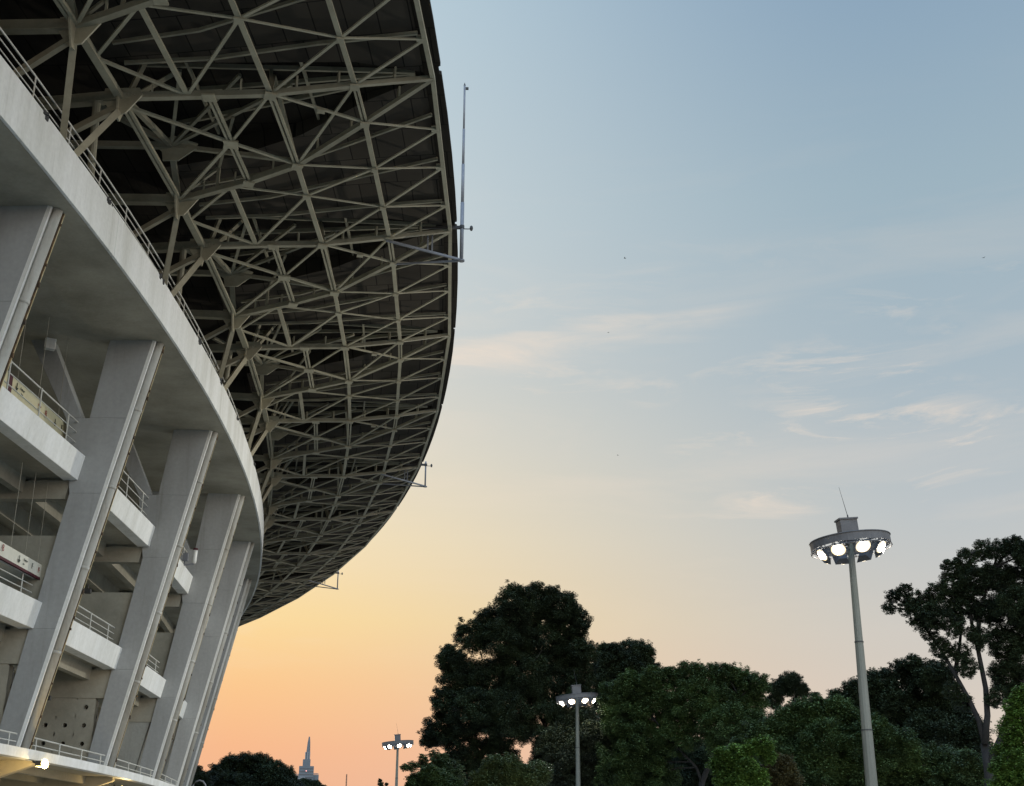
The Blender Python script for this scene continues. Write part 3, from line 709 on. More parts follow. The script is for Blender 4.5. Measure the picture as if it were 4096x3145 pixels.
# gooseneck street lamp beside the last columns
v = ray(805, 3105); c = v*(58/hypot(v.x, v.y)); q = c+Vector((0,0,EYE)); gb = Vector((q.x-.35, q.y, 0))
gl = empty('street_lamp', gb, 'grey gooseneck street lamp at the foot of the last leaning columns', 'lamp')
b = MB(); pts = [gb, gb+Vector((0,0,q.z-.55))]+[gb+Vector((.3-.3*cos(a), 0, q.z-.55+.38*sin(a))) for a in (pi/6, pi/3, pi/2, 2*pi/3, 5*pi/6, pi)]
b.tube(pts, .035, 8); b.build('pole', 'bluegrey', gl, True)
e = gb+Vector((.6, 0, q.z-.56)); b = MB(); b.tube([e+Vector((0,0,.02)), e-Vector((0,0,.12)), e-Vector((0,0,.4)), e-Vector((0,0,.55))], [.07, .16, .22, .12], 14); b.build('lamp_shade', 'rail', gl, True)

# ------------------------------------------------------------------ distant tower and radio mast
def twr():
    d = 2000.; f = ray(1225, 3098); L_ = hypot(f.x, f.y)
    ctr = at(1225, 3098, d); base = Vector((ctr.x, ctr.y, 0))
    root = empty('office_tower', base, 'distant blue grey stepped tower with a tall spire on the skyline', 'tower')
    right = Vector((f.y, -f.x, 0)).normalized(); fw = Vector((f.x, f.y, 0)).normalized()
    def X(px): return (at(px, 3098, d)-base).dot(right)
    def Z(py): return at(1225, py, d).z
    rz = atan2(right.y, right.x)
    def blk(name, x0, x1, y0, y1, dep, mat, par=root, off=0.):
        b = MB(); xm = (X(x0)+X(x1))/2; w = X(x1)-X(x0); z0 = Z(y0) if y0 else 0; z1 = Z(y1)
        b.box(base+right*xm+fw*off+Vector((0,0,(z0+z1)/2)), w, dep, z1-z0, rz); return b.build(name, mat, par)
    body = blk('main_block', 1195, 1254, None, 3066.5, 24, 'tower')
    blk('side_wing', 1173, 1197, None, 3104, 20, 'towerpale', root, 1.); blk('side_wing', 1251, 1275, None, 3101, 20, 'tower', root, 1.)
    blk('front_block', 1189, 1222, None, 3110, 8, 'towerpale', root, -15.); 
    up = blk('upper_block', 1208.5, 1239, 3066.4, 3039, 17, 'tower'); blk('crown', 1216.5, 1236, 3038.9, 3013, 10, 'tower')
    for a_, b_ in ((1216, 1220), (1223, 1230), (1232.5, 1236.5)): blk('crown_fin', a_, b_, 3038.8, 3009.5, 12, 'towerpale', up)
    sp = MB(); x = X(1228)
    top = at(1229, 2947, d); sp.tube([base+right*x+Vector((0,0,Z(3013))), base+right*(x+.3)+Vector((0,0,Z(2970))), base+right*(x+.5)+Vector((0,0,Z(2947)))], [3.0, 2.0, .9], 8); sp.build('spire', 'tower', root)
    rl = MB()
    for x0, x1, yb in ((1174, 1194, 3104), (1253, 1273, 3101)):
        for i in range(9):
            x = X(x0+(x1-x0)*i/8); rl.beam(base+right*x+Vector((0,0,Z(yb))), base+right*x+Vector((0,0,Z(yb-7))), .5, .5)
        rl.beam(base+right*X(x0)+Vector((0,0,Z(yb-7))), base+right*X(x1)+Vector((0,0,Z(yb-7))), .6, .6)
    rl.build('roof_screen', 'towerpale', root)
    wb = MB()
    for i in range(14):
        zz = Z(3066.5)-4-i*4.2
        if zz < 20: break
        xm = (X(1197)+X(1252))/2; wb.box(base+right*xm-fw*12.03+Vector((0,0,zz)), X(1252)-X(1197), .2, 1.1, rz)
    wb.build('window_band', 'towerglass', body)
    lm_ = MB(); lm_.box(base+right*X(1224)-fw*12.6+Vector((0,0,Z(3086))), 1., .6, 1., rz); lm_.build('obstruction_lamp', 'redlamp', body)
    b = MB()
    base2 = at(1385, 3140, 900.); base2.z = 0; hz = at(1388, 3097, 900.).z
    rm = empty('radio_mast', base2, 'thin lattice radio mast alone on the orange skyline right of the tower', 'mast')
    for dx, dy in ((-.5,-.3),(.5,-.3),(0,.5)): b.beam(base2+Vector((dx*1.6,dy*1.6,0)), base2+Vector((dx*.5,dy*.5,hz)), .18, .18)
    b.build('legs', 'dark', rm)
    b2 = MB()
    for i in range(24): z = hz*i/24; s_ = 1.6-1.1*i/24; b2.beam(base2+Vector((-.5*s_,-.3*s_,z)), base2+Vector((.5*s_,-.3*s_,z+hz/24)), .1, .1)
    b2.build('bracing', 'dark', rm)
twr()

# ------------------------------------------------------------------ birds
for x, y, d, s_, lab in ((1335, 552, 60, .22, 'tiny dark bird in the middle of the sky'), (2102, 551, 70, .22, 'tiny dark bird near the right edge of the sky'),
                         (1300, 711, 90, .22, 'faint bird speck in the pale sky left of centre'), (1320, 973, 90, .22, 'faint bird speck lowest in the sky, above the big tree')):
    q = at2(x, y, d*2.6); bd = MB(); a = R.random()*6; e = Vector((cos(a), sin(a), 0)); g_ = Vector((-sin(a), cos(a), 0)); z = Vector((0,0,1))
    bd.tube([q-e*.16, q-e*.08, q+e*.03, q+e*.11, q+e*.16], [.008, .035, .045, .025, .006], 8)
    bd.add([q-e*.16, q-e*.26+g_*.05, q-e*.26-g_*.05, q-e*.2+z*.01], [(0,1,3),(0,3,2)])
    for sg in (-1, 1): bd.add([q+e*.06, q-e*.06, q-e*.05+g_*sg*.17+z*.08, q+e*.05+g_*sg*.16+z*.08, q-e*.09+g_*sg*.36+z*.02], [(0,1,2,3),(3,2,4)])
    tag(bd.build('bird', 'bird', loc=q), lab, 'bird', 'birds in the evening sky')

# ------------------------------------------------------------------ trees
LM = {'dark': leaf_mat('dark_leaves', (.036, .050, .036), .6, .03), 'deep': leaf_mat('deep_green_leaves', (.072, .105, .058), .6, .06),
      'mid': leaf_mat('mid_green_leaves', (.070, .106, .052), .66, .08), 'bright': leaf_mat('bright_green_leaves', (.098, .170, .050), .62, .12),
      'olive': leaf_mat('olive_leaves', (.10, .125, .065), .5, .08), 'brown': leaf_mat('brown_flowering_leaves', (.085, .075, .045), .5, .08), 'grey': leaf_mat('grey_green_leaves', (.06, .07, .055), .5, .05)}
def leaf_cloud(clumps, size, rng, lean=.6, long=1.45, cover=25.):
    """clumps: (centre, rx, rz) -> arrays of four-cornered leaves, two triangles each"""
    cs, ex = [], []
    for c, rx, rz in clumps:
        n = max(8, int(cover*rx*max(rz, .5*rx)/size**2)); cs += [tuple(c)]*n; ex += [(rx, rx, rz)]*n
    cs = np.array(cs); ex = np.array(ex); n = len(cs)
    v = rng.normal(size=(n, 3)); v /= np.linalg.norm(v, axis=1)[:, None]; v *= (.25+.75*rng.random(n)**.6)[:, None]
    p = cs+v*ex
    a = rng.uniform(0, 2*pi, n); e = np.stack([np.cos(a), np.sin(a), rng.uniform(-.65, .25, n)], 1); e /= np.linalg.norm(e, axis=1)[:, None]
    up = np.stack([rng.uniform(-lean, lean, n), rng.uniform(-lean, lean, n), np.ones(n)], 1)
    w = np.cross(e, up); w /= np.linalg.norm(w, axis=1)[:, None]; nn_ = np.cross(e, w)
    s = (size*rng.uniform(.6, 1.35, n))[:, None]
    vs = np.stack([p, p+e*s*.5+w*s*.5/long-nn_*s*.12, p+e*s, p+e*s*.5-w*s*.5/long-nn_*s*.12], 1).reshape(-1, 3)
    i = np.arange(n)[:, None]*4
    fs = np.concatenate([i+[0, 1, 2], i+[0, 2, 3]], 1).reshape(-1, 3)
    return vs, fs
def mesh_np(name, vs, fs, mat, parent, off):
    me = bpy.data.meshes.new(name); vs = vs-np.array(off)
    me.vertices.add(len(vs)); me.vertices.foreach_set('co', vs.astype(np.float32).ravel())
    me.loops.add(fs.size); me.loops.foreach_set('vertex_index', fs.astype(np.int32).ravel())
    me.polygons.add(len(fs)); me.polygons.foreach_set('loop_start', (np.arange(len(fs))*3).astype(np.int32)); me.polygons.foreach_set('loop_total', np.full(len(fs), 3, np.int32))
    me.update(); me.validate(); me.materials.append(mat)
    o = bpy.data.objects.new(name, me); col.objects.link(o); o.parent = parent; return o
TREES = 0
def wob_(rnd, s_): return Vector((rnd.uniform(-s_,s_), rnd.uniform(-s_,s_), 0))
def tree(label, d, base_px, blobs, mat, leaf, dens, name='tree', bark='bark', group='trees beyond the plaza', fork=.45, clump=.34, limbs=True, seed=None, trunk_r=None, stems=0, flat=.75, paths=None, core=.5, fill=1.22):
    """blobs: photo positions (2188 px wide) of the foliage masses at distance d, each given its own depth"""
    global TREES
    TREES += 1; rnd = random.Random(seed or TREES*31)
    px = d/2700.
    foot = at2(base_px[0], base_px[1], d); foot.z = 0
    root = empty(name, foot, label, 'tree', group)
    cs = []; clumps = []; leaf = leaf*.50
    top = max(at2(x, y, d).z for x, y, r in blobs)
    fwd = Vector((foot.x, foot.y, 0)).normalized()
    for x, y, r in blobs:
        c = at2(x, y, d); rad = r*px*fill
        c += fwd*rnd.uniform(-.8, .8)*rad
        cs.append((c, rad))
        ncl = max(8, int(dens*150*(1. if rad > .8 else .6)))
        for _ in range(ncl):
            while True:
                v = Vector((rnd.uniform(-1,1), rnd.uniform(-1,1), rnd.uniform(-1,1)))
                if .15 < v.length < 1: break
            v = v.normalized()*(.35+.65*rnd.random()**.5)
            cr = rad*clump*.74*rnd.uniform(.5, 1.25)
            clumps.append((c+Vector((v.x*rad*.88, v.y*rad*.88, v.z*rad*.84)), cr, cr*min(1., flat*1.2)))
        for _ in range(7 if rad > .8 else 3):     # sprigs standing out of the outline
            v = Vector((rnd.uniform(-1,1), rnd.uniform(-1,1), rnd.uniform(-.6,1))).normalized()*rnd.uniform(.95, 1.22)
            cr = rad*rnd.uniform(.07, .15); cc = c+Vector((v.x*rad, v.y*rad, v.z*rad*.92))
            clumps.append((cc, cr, cr*1.2)); clumps.append((c.lerp(cc, .86), cr*.9, cr))
        if core: clumps.append((c, rad*core, rad*core*.85))
    vs, fs = leaf_cloud(clumps, leaf, np.random.default_rng(TREES*17))
    mesh_np('crown', vs, fs, LM[mat], root, foot)
    tr = MB(); H = top; tr_r = trunk_r or max(.14, H*.017)
    fk = Vector((foot.x, foot.y, 0)); mc = sum((c for c, r in cs), Vector())/len(cs)
    zf = H*fork; kx = (mc-foot)*.35; fkp = Vector((foot.x+kx.x, foot.y+kx.y, zf))
    wob = lambda s_: Vector((rnd.uniform(-s_,s_), rnd.uniform(-s_,s_), 0))
    if paths:
        joints = []
        for pl_, r0, r1 in paths:
            pts = [at2(x, y, d)+fwd*rnd.uniform(-.3, .3) for x, y in pl_]; n_ = len(pts)
            if pl_[0] == tuple(base_px): pts[0] = foot
            tr.tube(pts, [r0+(r1-r0)*i/(n_-1) for i in range(n_)], 9)
            for a_, b_ in zip(pts, pts[1:]): joints += [a_.lerp(b_, f) for f in (.3, .6, 1.)]
        for c, r in cs:
            j = min(joints, key=lambda q: (q-c).length*(1 if q.z < c.z+.5 else 2.5)); L_ = (c-j).length
            m1 = j.lerp(c, .5)+wob_(rnd, L_*.08)+Vector((0,0,L_*.05)); tr.tube([j, m1, c], [.07, .05, .03], 6)
            for _ in range(4):
                e = c+Vector((rnd.uniform(-1,1), rnd.uniform(-1,1), rnd.uniform(-.4,1)))*r*.8
                tr.tube([m1.lerp(c, rnd.uniform(0, 1)), (c+e)/2, e], [.035, .022, .01], 5)
    elif not stems:
        tr.tube([foot, foot.lerp(fkp, .4)+wob(.15), foot.lerp(fkp, .75)+wob(.15), fkp], [tr_r*1.25, tr_r, tr_r*.85, tr_r*.75], 9)
        # limbs branch from mass to mass, thinning outwards
        order = sorted(range(len(cs)), key=lambda i: (cs[i][0]-fkp).length); par_ = {}; done = []
        for i in order:
            c = cs[i][0]; best, bd_ = -1, (c-fkp).length*1.0
            for j in done:
                q = (c-cs[j][0]).length*.75+(cs[j][0]-fkp).length*.52
                if q < bd_ and cs[j][0].z < c.z+2.: best, bd_ = j, q
            par_[i] = best; done.append(i)
        load = {i: 1 for i in order}
        for i in reversed(order):
            if par_[i] >= 0: load[par_[i]] += load[i]
        for i in order:
            c, r = cs[i]; p0 = fkp-Vector((0,0,.3)) if par_[i] < 0 else cs[par_[i]][0]
            ra = tr_r*.30*(load[i]/len(cs)*6)**.5; ra = max(min(ra, tr_r*.62), tr_r*.10)
            L_ = (c-p0).length
            m1 = p0.lerp(c, .35)+wob(L_*.06)+Vector((0,0,L_*.03)); m2 = p0.lerp(c, .7)+wob(L_*.05)+Vector((0,0,L_*.04))
            tr.tube([p0, m1, m2, c], [ra, ra*.9, ra*.8, ra*.7], 6)
            for _ in range(5):
                e = c+Vector((rnd.uniform(-1,1), rnd.uniform(-1,1), rnd.uniform(-.4,1)))*r*.8
                tr.tube([m2.lerp(c, rnd.uniform(0, 1)), (c+e)/2+wob(.15), e], [ra*.4, ra*.25, .012], 5)
    else:
        for i in range(stems):
            c, r = cs[i % len(cs)]; b0 = foot+wob(.5); e = c+wob(r*.6)
            tr.tube([b0, b0.lerp(e, .5)+wob(.5), e], [tr_r*.5, tr_r*.35, tr_r*.12], 6)
    tr.build('trunk', bark, root, True)
    return root

tree('biggest dark rounded tree, standing left of centre behind the middle floodlight mast', 122, (1125, 1700),
     [(1105,1300,44),(1150,1290,40),(1195,1300,44),(1225,1330,36),(1050,1325,34),(1010,1360,36),(1085,1370,52),(1150,1375,55),(1210,1385,46),(1245,1400,30),(965,1410,30),(985,1450,46),(1050,1450,56),(1120,1450,56),(1190,1460,56),(1240,1455,32),
      (955,1500,30),(1010,1530,52),(1080,1540,56),(1160,1545,56),(1220,1530,44),(940,1555,36),(918,1578,22),(985,1600,42),(1060,1620,46),(1180,1620,44),(960,1640,26),(1010,1660,34)], 'dark', .27, 1.0, bark='bark', core=.26, fill=1.15, fork=.36, name='broadleaf_tree', clump=.30)
tree('dark flat topped tree just right of the biggest tree', 134, (1335, 1720), [(1345,1392,26),(1370,1398,24),(1310,1405,26),(1290,1395,16),(1385,1425,20),(1340,1430,36),(1300,1450,40),(1370,1460,34),(1320,1500,50)], 'dark', .30, 1.05, name='broadleaf_tree')
tree('drooping grey green tree behind the middle mast pole', 119, (1230, 1720), [(1240,1560,44),(1200,1600,44),(1270,1600,46),(1220,1650,50),(1285,1660,46),(1170,1660,40),(1250,1700,50)], 'grey', .32, 1.2, name='drooping_tree', flat=1.4)
tree('wide mid green tree with a curved forked trunk, centre right of the tree line', 112, (1478, 1720),
     [(1315,1490,36),(1350,1465,30),(1395,1452,24),(1430,1448,24),(1470,1442,26),(1510,1445,26),(1550,1442,24),(1585,1448,24),(1615,1465,26),(1340,1535,48),(1410,1505,46),(1480,1500,46),(1550,1500,46),(1605,1505,34),(1370,1590,52),(1450,1570,44),(1550,1565,50),(1330,1640,50),(1400,1650,44),(1600,1560,36)], 'mid', .30, .95, name='broadleaf_tree', bark='palebark', clump=.30, core=.65, paths=[([(1478,1720),(1500,1672),(1518,1628),(1528,1588),(1556,1545),(1580,1490)], .30, .06), ([(1528,1588),(1500,1552),(1468,1505),(1440,1470)], .16, .05), ([(1500,1672),(1488,1640),(1450,1600),(1400,1540)], .14, .05)])
tree('dark low trees in shadow filling in behind the wide mid green tree', 128, (1560, 1760), [(1340,1620,50),(1420,1640,50),(1500,1640,50),(1580,1620,50),(1640,1580,44),(1690,1570,36),(1460,1690,60),(1560,1690,60),(1660,1650,50)], 'dark', .26, 1.3, name='low_tree')
tree('sparse tree of bare thin stems with small dark tufts on top, against pale sky', 126, (1695, 1700), [(1690,1463,24),(1662,1472,18),(1712,1476,16),(1742,1488,9),(1738,1512,12),(1655,1498,16),(1700,1500,10)], 'dark', .24, .9, name='thin_tree', stems=22, trunk_r=.12)
tree('dense green feathery dome of foliage left of the nearest mast pole', 80, (1740, 1740),
     [(1690,1548,40),(1740,1535,40),(1790,1530,36),(1640,1580,40),(1600,1605,34),(1830,1560,40),(1870,1580,40),(1915,1600,36),(1945,1635,30),(1700,1600,46),(1770,1600,50),(1840,1625,48),(1900,1655,44),(1660,1640,44),(1740,1665,52),(1820,1680,50),(1600,1660,40)], 'mid', .26, 1.15, name='feathery_tree', clump=.34, flat=1.0)
tree('small bright yellow green tree low in front of the dome of foliage', 62, (1580, 1740), [(1545,1612,17),(1575,1612,20),(1610,1598,18),(1635,1590,16),(1530,1635,16),(1560,1640,20),(1595,1640,20),(1640,1615,16),(1545,1665,18),(1580,1670,20),(1620,1665,22)], 'bright', .22, 1.2, name='young_tree')
tree('brownish flowering shrub tree beside the small bright tree', 64, (1665, 1740), [(1655,1625,16),(1680,1635,18),(1640,1650,18),(1665,1660,24),(1690,1665,20),(1630,1680,20)], 'brown', .20, 1.1, name='flowering_tree')
tree('dark ragged tree behind the nearest mast pole, left of the tall forked tree', 96, (1920, 1740),
     [(1795,1497,22),(1830,1480,26),(1865,1462,24),(1895,1452,22),(1925,1425,18),(1950,1418,16),(1960,1450,34),(2000,1450,34),(1900,1500,40),(1850,1515,40),(1960,1520,44),(2020,1510,40),(1990,1580,50),(2040,1590,46),(1930,1570,40),(2010,1650,56),(2070,1660,44),(2065,1570,34),(2085,1615,34),(2050,1535,26),(1940,1650,44)], 'dark', .28, 1.0, name='broadleaf_tree')
tree('tall dark forked tree with visible pale limbs at the right edge', 68, (2118, 1760),
     [(1908,1275,16),(1900,1302,14),(1935,1270,20),(1945,1300,24),(1975,1285,26),(2005,1270,24),(1965,1330,22),(2000,1320,30),(1985,1350,18),(2035,1215,22),(2065,1195,24),(2100,1172,24),(2135,1178,26),(2165,1168,24),(2190,1190,30),(2030,1250,28),(2080,1240,38),(2130,1230,36),(2180,1240,36),(2050,1295,34),(2110,1300,36),(2165,1300,40),(2200,1330,40),(2040,1345,26),(2010,1385,24),(2050,1395,22),(2090,1365,26),(2150,1370,38),(2190,1410,40),(2150,1440,34),(2185,1480,34),(2070,1430,22),(2130,1490,24),(2060,1500,22),(2035,1475,20)], 'dark', .165, .95, name='forked_tree', bark='palebark', clump=.30, core=0, fill=1.08, paths=[([(2118,1760),(2112,1640),(2104,1590)], .25, .21), ([(2104,1590),(2092,1540),(2070,1495),(2040,1440),(2012,1392),(1980,1345),(1950,1305)], .15, .04), ([(2104,1590),(2110,1530),(2106,1470),(2090,1390),(2076,1330),(2066,1250),(2072,1185)], .17, .04), ([(2090,1390),(2092,1310),(2122,1215)], .14, .05), ([(2040,1440),(2050,1380),(2058,1300)], .12, .04), ([(2112,1640),(2140,1575),(2160,1510),(2190,1460),(2200,1380)], .2, .08)])
tree('bright green leafy tree in the bottom right corner', 54, (2190, 1760), [(2185,1488,20),(2170,1515,22),(2195,1540,28),(2160,1560,24),(2180,1590,30),(2150,1610,24),(2140,1640,20),(2180,1640,36),(2150,1675,30),(2195,1680,34)], 'bright', .20, 1.2, name='young_tree', clump=.3)
tree('low dark green undergrowth tree at the foot of the nearest mast', 82, (1980, 1740), [(1960,1640,40),(2010,1640,40),(2060,1650,40),(1980,1690,50),(2080,1690,50),(2120,1660,30)], 'deep', .26, 1.0, name='low_tree')
tree('pale olive leafy tree low in front of the biggest tree', 92, (1085, 1740), [(1060,1640,24),(1090,1650,28),(1040,1665,26),(1120,1665,30),(1150,1655,24),(1075,1690,36),(1020,1690,26)], 'olive', .26, 1.2, name='low_tree')
tree('rounded light green tree low at the left foot of the biggest tree', 90, (915, 1740), [(920,1662,22),(890,1675,20),(945,1672,24),(910,1695,34),(960,1690,28)], 'mid', .24, 1.3, name='low_tree')
tree('tree with flat layered branches beside the farthest mast', 100, (935, 1740), [(880,1638,11),(900,1634,11),(920,1640,14),(865,1640,8),(905,1620,9),(925,1612,9),(940,1630,18),(960,1650,26)], 'deep', .22, 1.1, name='layered_tree', flat=.35)
tree('dark rounded tree low on the left between the stadium and the distant tower', 150, (540, 1760), [(470,1652,20),(495,1640,22),(525,1635,22),(555,1640,24),(585,1650,22),(610,1662,20),(460,1675,24),(510,1668,32),(560,1672,32),(620,1682,24),(500,1700,44),(590,1705,44)], 'dark', .32, 1.15, name='broadleaf_tree')
tree('small dark tree close against the stadium columns, behind the gooseneck lamp', 140, (420, 1760), [(420,1648,12),(412,1660,14),(432,1665,14),(425,1690,26)], 'dark', .3, 1.2, name='broadleaf_tree')
tree('small dark tree tops in front of the base of the distant tower', 170, (650, 1760), [(648,1674,10),(662,1680,12),(676,1676,8),(640,1690,18),(670,1695,22),(690,1684,7)], 'dark', .28, 1.2, name='broadleaf_tree')
tree('tiny far tree tip on the orange skyline near the farthest mast', 230, (812, 1760), [(812,1668,3.5),(813,1676,5),(826,1676,3),(815,1690,9)], 'dark', .3, 1.2, name='far_tree')

# ------------------------------------------------------------------ world: evening sky
w = bpy.data.worlds.new('World'); scene.world = w; w.use_nodes = True
nt = w.node_tree; N, L = nt.nodes.new, nt.links.new
bg = nt.nodes['Background']
tc = N('ShaderNodeTexCoord'); sp = N('ShaderNodeSeparateXYZ'); L(tc.outputs['Generated'], sp.inputs[0])
SUNAZ = radians(-12)
def s2l(c): return tuple((x/255/12.92 if x/255 <= .04045 else ((x/255+.055)/1.055)**2.4) for x in c)
def ramp(stops):
    r = N('ShaderNodeValToRGB'); cr = r.color_ramp; cr.interpolation = 'EASE' if False else 'LINEAR'
    while len(cr.elements) > 1: cr.elements.remove(cr.elements[-1])
    for i, (deg, c) in enumerate(stops):
        e = cr.elements[0] if i == 0 else cr.elements.new(sin(radians(deg))*.5+.5)
        if i == 0: e.position = sin(radians(deg))*.5+.5
        e.color = (*s2l(c), 1)
    hm = N('ShaderNodeMath'); hm.operation = 'MULTIPLY_ADD'; hm.inputs[1].default_value = .5; hm.inputs[2].default_value = .5
    L(sp.outputs['Z'], hm.inputs[0]); L(hm.outputs[0], r.inputs[0]); return r
sun_r = ramp([(-6,(200,150,125)),(1,(238,178,145)),(4,(249,186,140)),(6.5,(253,200,142)),(9.5,(254,220,156)),(13,(249,227,184)),(17,(235,224,201)),(21,(219,218,210)),(27,(208,217,219)),(37,(192,211,220)),(60,(150,180,210)),(90,(130,165,205))])
far_r = ramp([(-6,(150,145,140)),(2,(225,200,182)),(5,(217,204,190)),(9,(204,201,195)),(14,(188,195,198)),(20,(169,185,195)),(28,(157,179,192)),(37,(138,164,187)),(60,(120,150,190)),(90,(115,148,192))])
cr_ = N('ShaderNodeCombineXYZ'); L(sp.outputs['X'], cr_.inputs[0]); L(sp.outputs['Y'], cr_.inputs[1])
nm = N('ShaderNodeVectorMath'); nm.operation = 'NORMALIZE'; L(cr_.outputs[0], nm.inputs[0])
dt = N('ShaderNodeVectorMath'); dt.operation = 'DOT_PRODUCT'; dt.inputs[1].default_value = (sin(SUNAZ), cos(SUNAZ), 0); L(nm.outputs[0], dt.inputs[0])
ac = N('ShaderNodeMath'); ac.operation = 'ARCCOSINE'; L(dt.outputs['Value'], ac.inputs[0])
mr = N('ShaderNodeMapRange'); mr.interpolation_type = 'SMOOTHSTEP'; mr.inputs[1].default_value = radians(-4); mr.inputs[2].default_value = radians(33); mr.inputs[3].default_value = 0; mr.inputs[4].default_value = 1
L(ac.outputs[0], mr.inputs[0])
mx = N('ShaderNodeMix'); mx.data_type = 'RGBA'; L(mr.outputs[0], mx.inputs['Factor']); L(sun_r.outputs[0], mx.inputs['A']); L(far_r.outputs[0], mx.inputs['B'])
# thin wisps of cloud, long and slanting gently
mp = N('ShaderNodeMapping'); mp.inputs['Scale'].default_value = (3.2, 3.2, 20); mp.inputs['Rotation'].default_value = (radians(0), radians(-13), 0); L(tc.outputs['Generated'], mp.inputs[0])
cn = N('ShaderNodeTexNoise'); cn.inputs['Scale'].default_value = 1.0; cn.inputs['Detail'].default_value = 9; cn.inputs['Roughness'].default_value = .58; cn.inputs['Distortion'].default_value = .6; L(mp.outputs[0], cn.inputs['Vector'])
cm_ = N('ShaderNodeMapRange'); cm_.inputs[1].default_value = .50; cm_.inputs[2].default_value = .78; cm_.inputs[3].default_value = 0; cm_.inputs[4].default_value = .24; L(cn.outputs['Fac'], cm_.inputs[0])
ez_ = N('ShaderNodeMapRange'); ez_.inputs[1].default_value = sin(radians(33)); ez_.inputs[2].default_value = sin(radians(22)); L(sp.outputs['Z'], ez_.inputs[0])
ez2 = N('ShaderNodeMapRange'); ez2.inputs[1].default_value = sin(radians(6)); ez2.inputs[2].default_value = sin(radians(14)); L(sp.outputs['Z'], ez2.inputs[0])
m1_ = N('ShaderNodeMath'); m1_.operation = 'MULTIPLY'; L(cm_.outputs[0], m1_.inputs[0]); L(ez_.outputs[0], m1_.inputs[1])
m2_ = N('ShaderNodeMath'); m2_.operation = 'MULTIPLY'; L(m1_.outputs[0], m2_.inputs[0]); L(ez2.outputs[0], m2_.inputs[1])
mpb = N('ShaderNodeMapping'); mpb.inputs['Scale'].default_value = (7, 7, 34); mpb.inputs['Rotation'].default_value = (0, radians(-11), 0); mpb.inputs['Location'].default_value = (5.1, 1.4, .3); L(tc.outputs['Generated'], mpb.inputs[0])
cb_ = N('ShaderNodeTexNoise'); cb_.inputs['Scale'].default_value = 1.; cb_.inputs['Detail'].default_value = 10; cb_.inputs['Roughness'].default_value = .66; cb_.inputs['Distortion'].default_value = .9; L(mpb.outputs[0], cb_.inputs['Vector'])
mpc = N('ShaderNodeMapping'); mpc.inputs['Scale'].default_value = (4, 4, 12); mpc.inputs['Rotation'].default_value = (0, radians(-11), 0); mpc.inputs['Location'].default_value = (2.2, .7, 1.9); L(tc.outputs['Generated'], mpc.inputs[0])
cc_ = N('ShaderNodeTexNoise'); cc_.inputs['Scale'].default_value = 1.; cc_.inputs['Detail'].default_value = 3; L(mpc.outputs[0], cc_.inputs['Vector'])
b1_ = N('ShaderNodeMapRange'); b1_.inputs[1].default_value = .50; b1_.inputs[2].default_value = .70; b1_.inputs[4].default_value = .75; L(cb_.outputs['Fac'], b1_.inputs[0])
b2_ = N('ShaderNodeMapRange'); b2_.inputs[1].default_value = .48; b2_.inputs[2].default_value = .62; L(cc_.outputs['Fac'], b2_.inputs[0])
b3_ = N('ShaderNodeMath'); b3_.operation = 'MULTIPLY'; L(b1_.outputs[0], b3_.inputs[0]); L(b2_.outputs[0], b3_.inputs[1])
b4_ = N('ShaderNodeMapRange'); b4_.inputs[1].default_value = sin(radians(27)); b4_.inputs[2].default_value = sin(radians(20)); L(sp.outputs['Z'], b4_.inputs[0])
b5_ = N('ShaderNodeMath'); b5_.operation = 'MULTIPLY'; L(b3_.outputs[0], b5_.inputs[0]); L(b4_.outputs[0], b5_.inputs[1])
b6_ = N('ShaderNodeMath'); b6_.operation = 'MULTIPLY'; L(b5_.outputs[0], b6_.inputs[0]); L(ez2.outputs[0], b6_.inputs[1])
b7_ = N('ShaderNodeMath'); b7_.operation = 'MAXIMUM'; L(b6_.outputs[0], b7_.inputs[0]); L(m2_.outputs[0], b7_.inputs[1])
# one long faint streak climbing to the right across the middle of the sky
k1 = N('ShaderNodeMath'); k1.operation = 'MULTIPLY_ADD'; k1.inputs[1].default_value = -.18; k1.inputs[2].default_value = -.360; L(sp.outputs['X'], k1.inputs[0])
k2 = N('ShaderNodeMath'); k2.operation = 'ADD'; L(k1.outputs[0], k2.inputs[0]); L(sp.outputs['Z'], k2.inputs[1])
kn = N('ShaderNodeMath'); kn.operation = 'MULTIPLY_ADD'; kn.inputs[1].default_value = .10; kn.inputs[2].default_value = -.05; L(cn.outputs['Fac'], kn.inputs[0])
k3 = N('ShaderNodeMath'); k3.operation = 'ADD'; L(k2.outputs[0], k3.inputs[0]); L(kn.outputs[0], k3.inputs[1])
k4 = N('ShaderNodeMath'); k4.operation = 'ABSOLUTE'; L(k3.outputs[0], k4.inputs[0])
k5 = N('ShaderNodeMapRange'); k5.interpolation_type = 'SMOOTHSTEP'; k5.inputs[1].default_value = .022; k5.inputs[2].default_value = 0; k5.inputs[4].default_value = .55; L(k4.outputs[0], k5.inputs[0])
k6 = N('ShaderNodeMapRange'); k6.interpolation_type = 'SMOOTHSTEP'; k6.inputs[1].default_value = .27; k6.inputs[2].default_value = .02; L(sp.outputs['X'], k6.inputs[0])
k7 = N('ShaderNodeMath'); k7.operation = 'MULTIPLY'; L(k5.outputs[0], k7.inputs[0]); L(k6.outputs[0], k7.inputs[1])
k8 = N('ShaderNodeMapRange'); k8.inputs[1].default_value = .30; k8.inputs[2].default_value = .62; L(cb_.outputs['Fac'], k8.inputs[0])
k9 = N('ShaderNodeMath'); k9.operation = 'MULTIPLY'; L(k7.outputs[0], k9.inputs[0]); L(k8.outputs[0], k9.inputs[1])
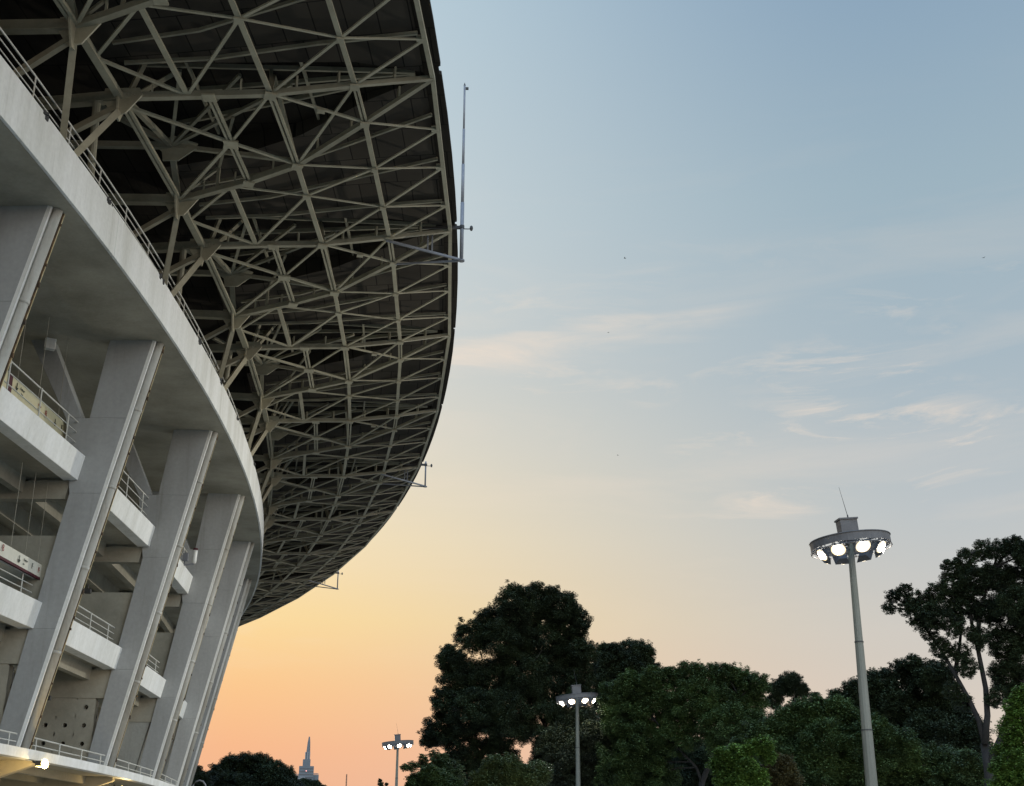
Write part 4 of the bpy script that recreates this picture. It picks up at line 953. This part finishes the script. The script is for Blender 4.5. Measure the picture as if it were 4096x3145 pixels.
b8_ = N('ShaderNodeMath'); b8_.operation = 'MAXIMUM'; L(b7_.outputs[0], b8_.inputs[0]); L(k9.outputs[0], b8_.inputs[1])
m2_ = b8_
cx = N('ShaderNodeMix'); cx.data_type = 'RGBA'; L(m2_.outputs[0], cx.inputs['Factor']); L(mx.outputs['Result'], cx.inputs['A']); cx.inputs['B'].default_value = (*s2l((246, 226, 206)), 1)
# unseen sky behind the camera is boosted as added fill for facade and soffits
bk = N('ShaderNodeMapRange'); bk.interpolation_type = 'SMOOTHSTEP'; bk.inputs[1].default_value = .30; bk.inputs[2].default_value = -.5; bk.inputs[3].default_value = 1; bk.inputs[4].default_value = 4.1
L(sp.outputs['Y'], bk.inputs[0])
vm = N('ShaderNodeVectorMath'); vm.operation = 'SCALE'; L(cx.outputs['Result'], vm.inputs[0]); L(bk.outputs[0], vm.inputs['Scale'])
L(vm.outputs[0], bg.inputs['Color']); bg.inputs['Strength'].default_value = 1.0

# ------------------------------------------------------------------ lamps
def light(name, kind, loc, energy, colr, **kw):
    ld = bpy.data.lights.new(name, kind); ld.energy = energy; ld.color = colr
    for a, v in kw.items(): setattr(ld, a, v)
    o = bpy.data.objects.new(name, ld); col.objects.link(o); o.location = loc; return o
s = light('sun', 'SUN', (0,0,50), .5, (1., .62, .36), angle=radians(2))
az, el = SUNAZ, radians(3.5)
s.rotation_euler = Vector((-sin(az)*cos(el), -cos(az)*cos(el), -sin(el))).to_track_quat('-Z', 'Y').to_euler()
for c, e_, aim in ((c1, 9000, (-12, 40, 0)), (c2, 9000, (-12, 70, 0)), (c3, 4000, (-16, 100, 0))):
    d_ = (Vector(aim)-c); q = c+Vector((d_.x, d_.y, 0)).normalized()*2.35+Vector((0,0,-.35))
    o_ = light('mast_lamp_light', 'SPOT', q, e_, (1., .95, .82), shadow_soft_size=.3, spot_size=radians(120), spot_blend=.5)
    o_.rotation_euler = d_.to_track_quat('-Z', 'Y').to_euler()
light('canopy_lamp_light', 'POINT', P(155.35, 1.0, 1.9), 110, (1., .72, .3), shadow_soft_size=.12)
light('canopy_lamp_light', 'POINT', P(154.9, 2.18, 1.6), 60, (1., .72, .3), shadow_soft_size=.12)

# ------------------------------------------------------------------ camera
cd = bpy.data.cameras.new('camera'); cd.sensor_width = 36; cd.lens = F/4096*36; cd.clip_end = 20000; cd.clip_start = .1
co_ = bpy.data.objects.new('camera', cd); col.objects.link(co_); co_.location = (0, 0, EYE)
co_.rotation_euler = (Matrix.Rotation(pi/2+PITCH, 3, 'X') @ Matrix.Rotation(ROLL, 3, 'Z')).to_euler()
scene.camera = co_
scene.view_settings.view_transform = 'Standard'; scene.view_settings.look = 'None'; scene.view_settings.exposure = 0; scene.view_settings.gamma = 1
scene.cycles.max_bounces = 6; scene.cycles.diffuse_bounces = 4; scene.cycles.transparent_max_bounces = 4
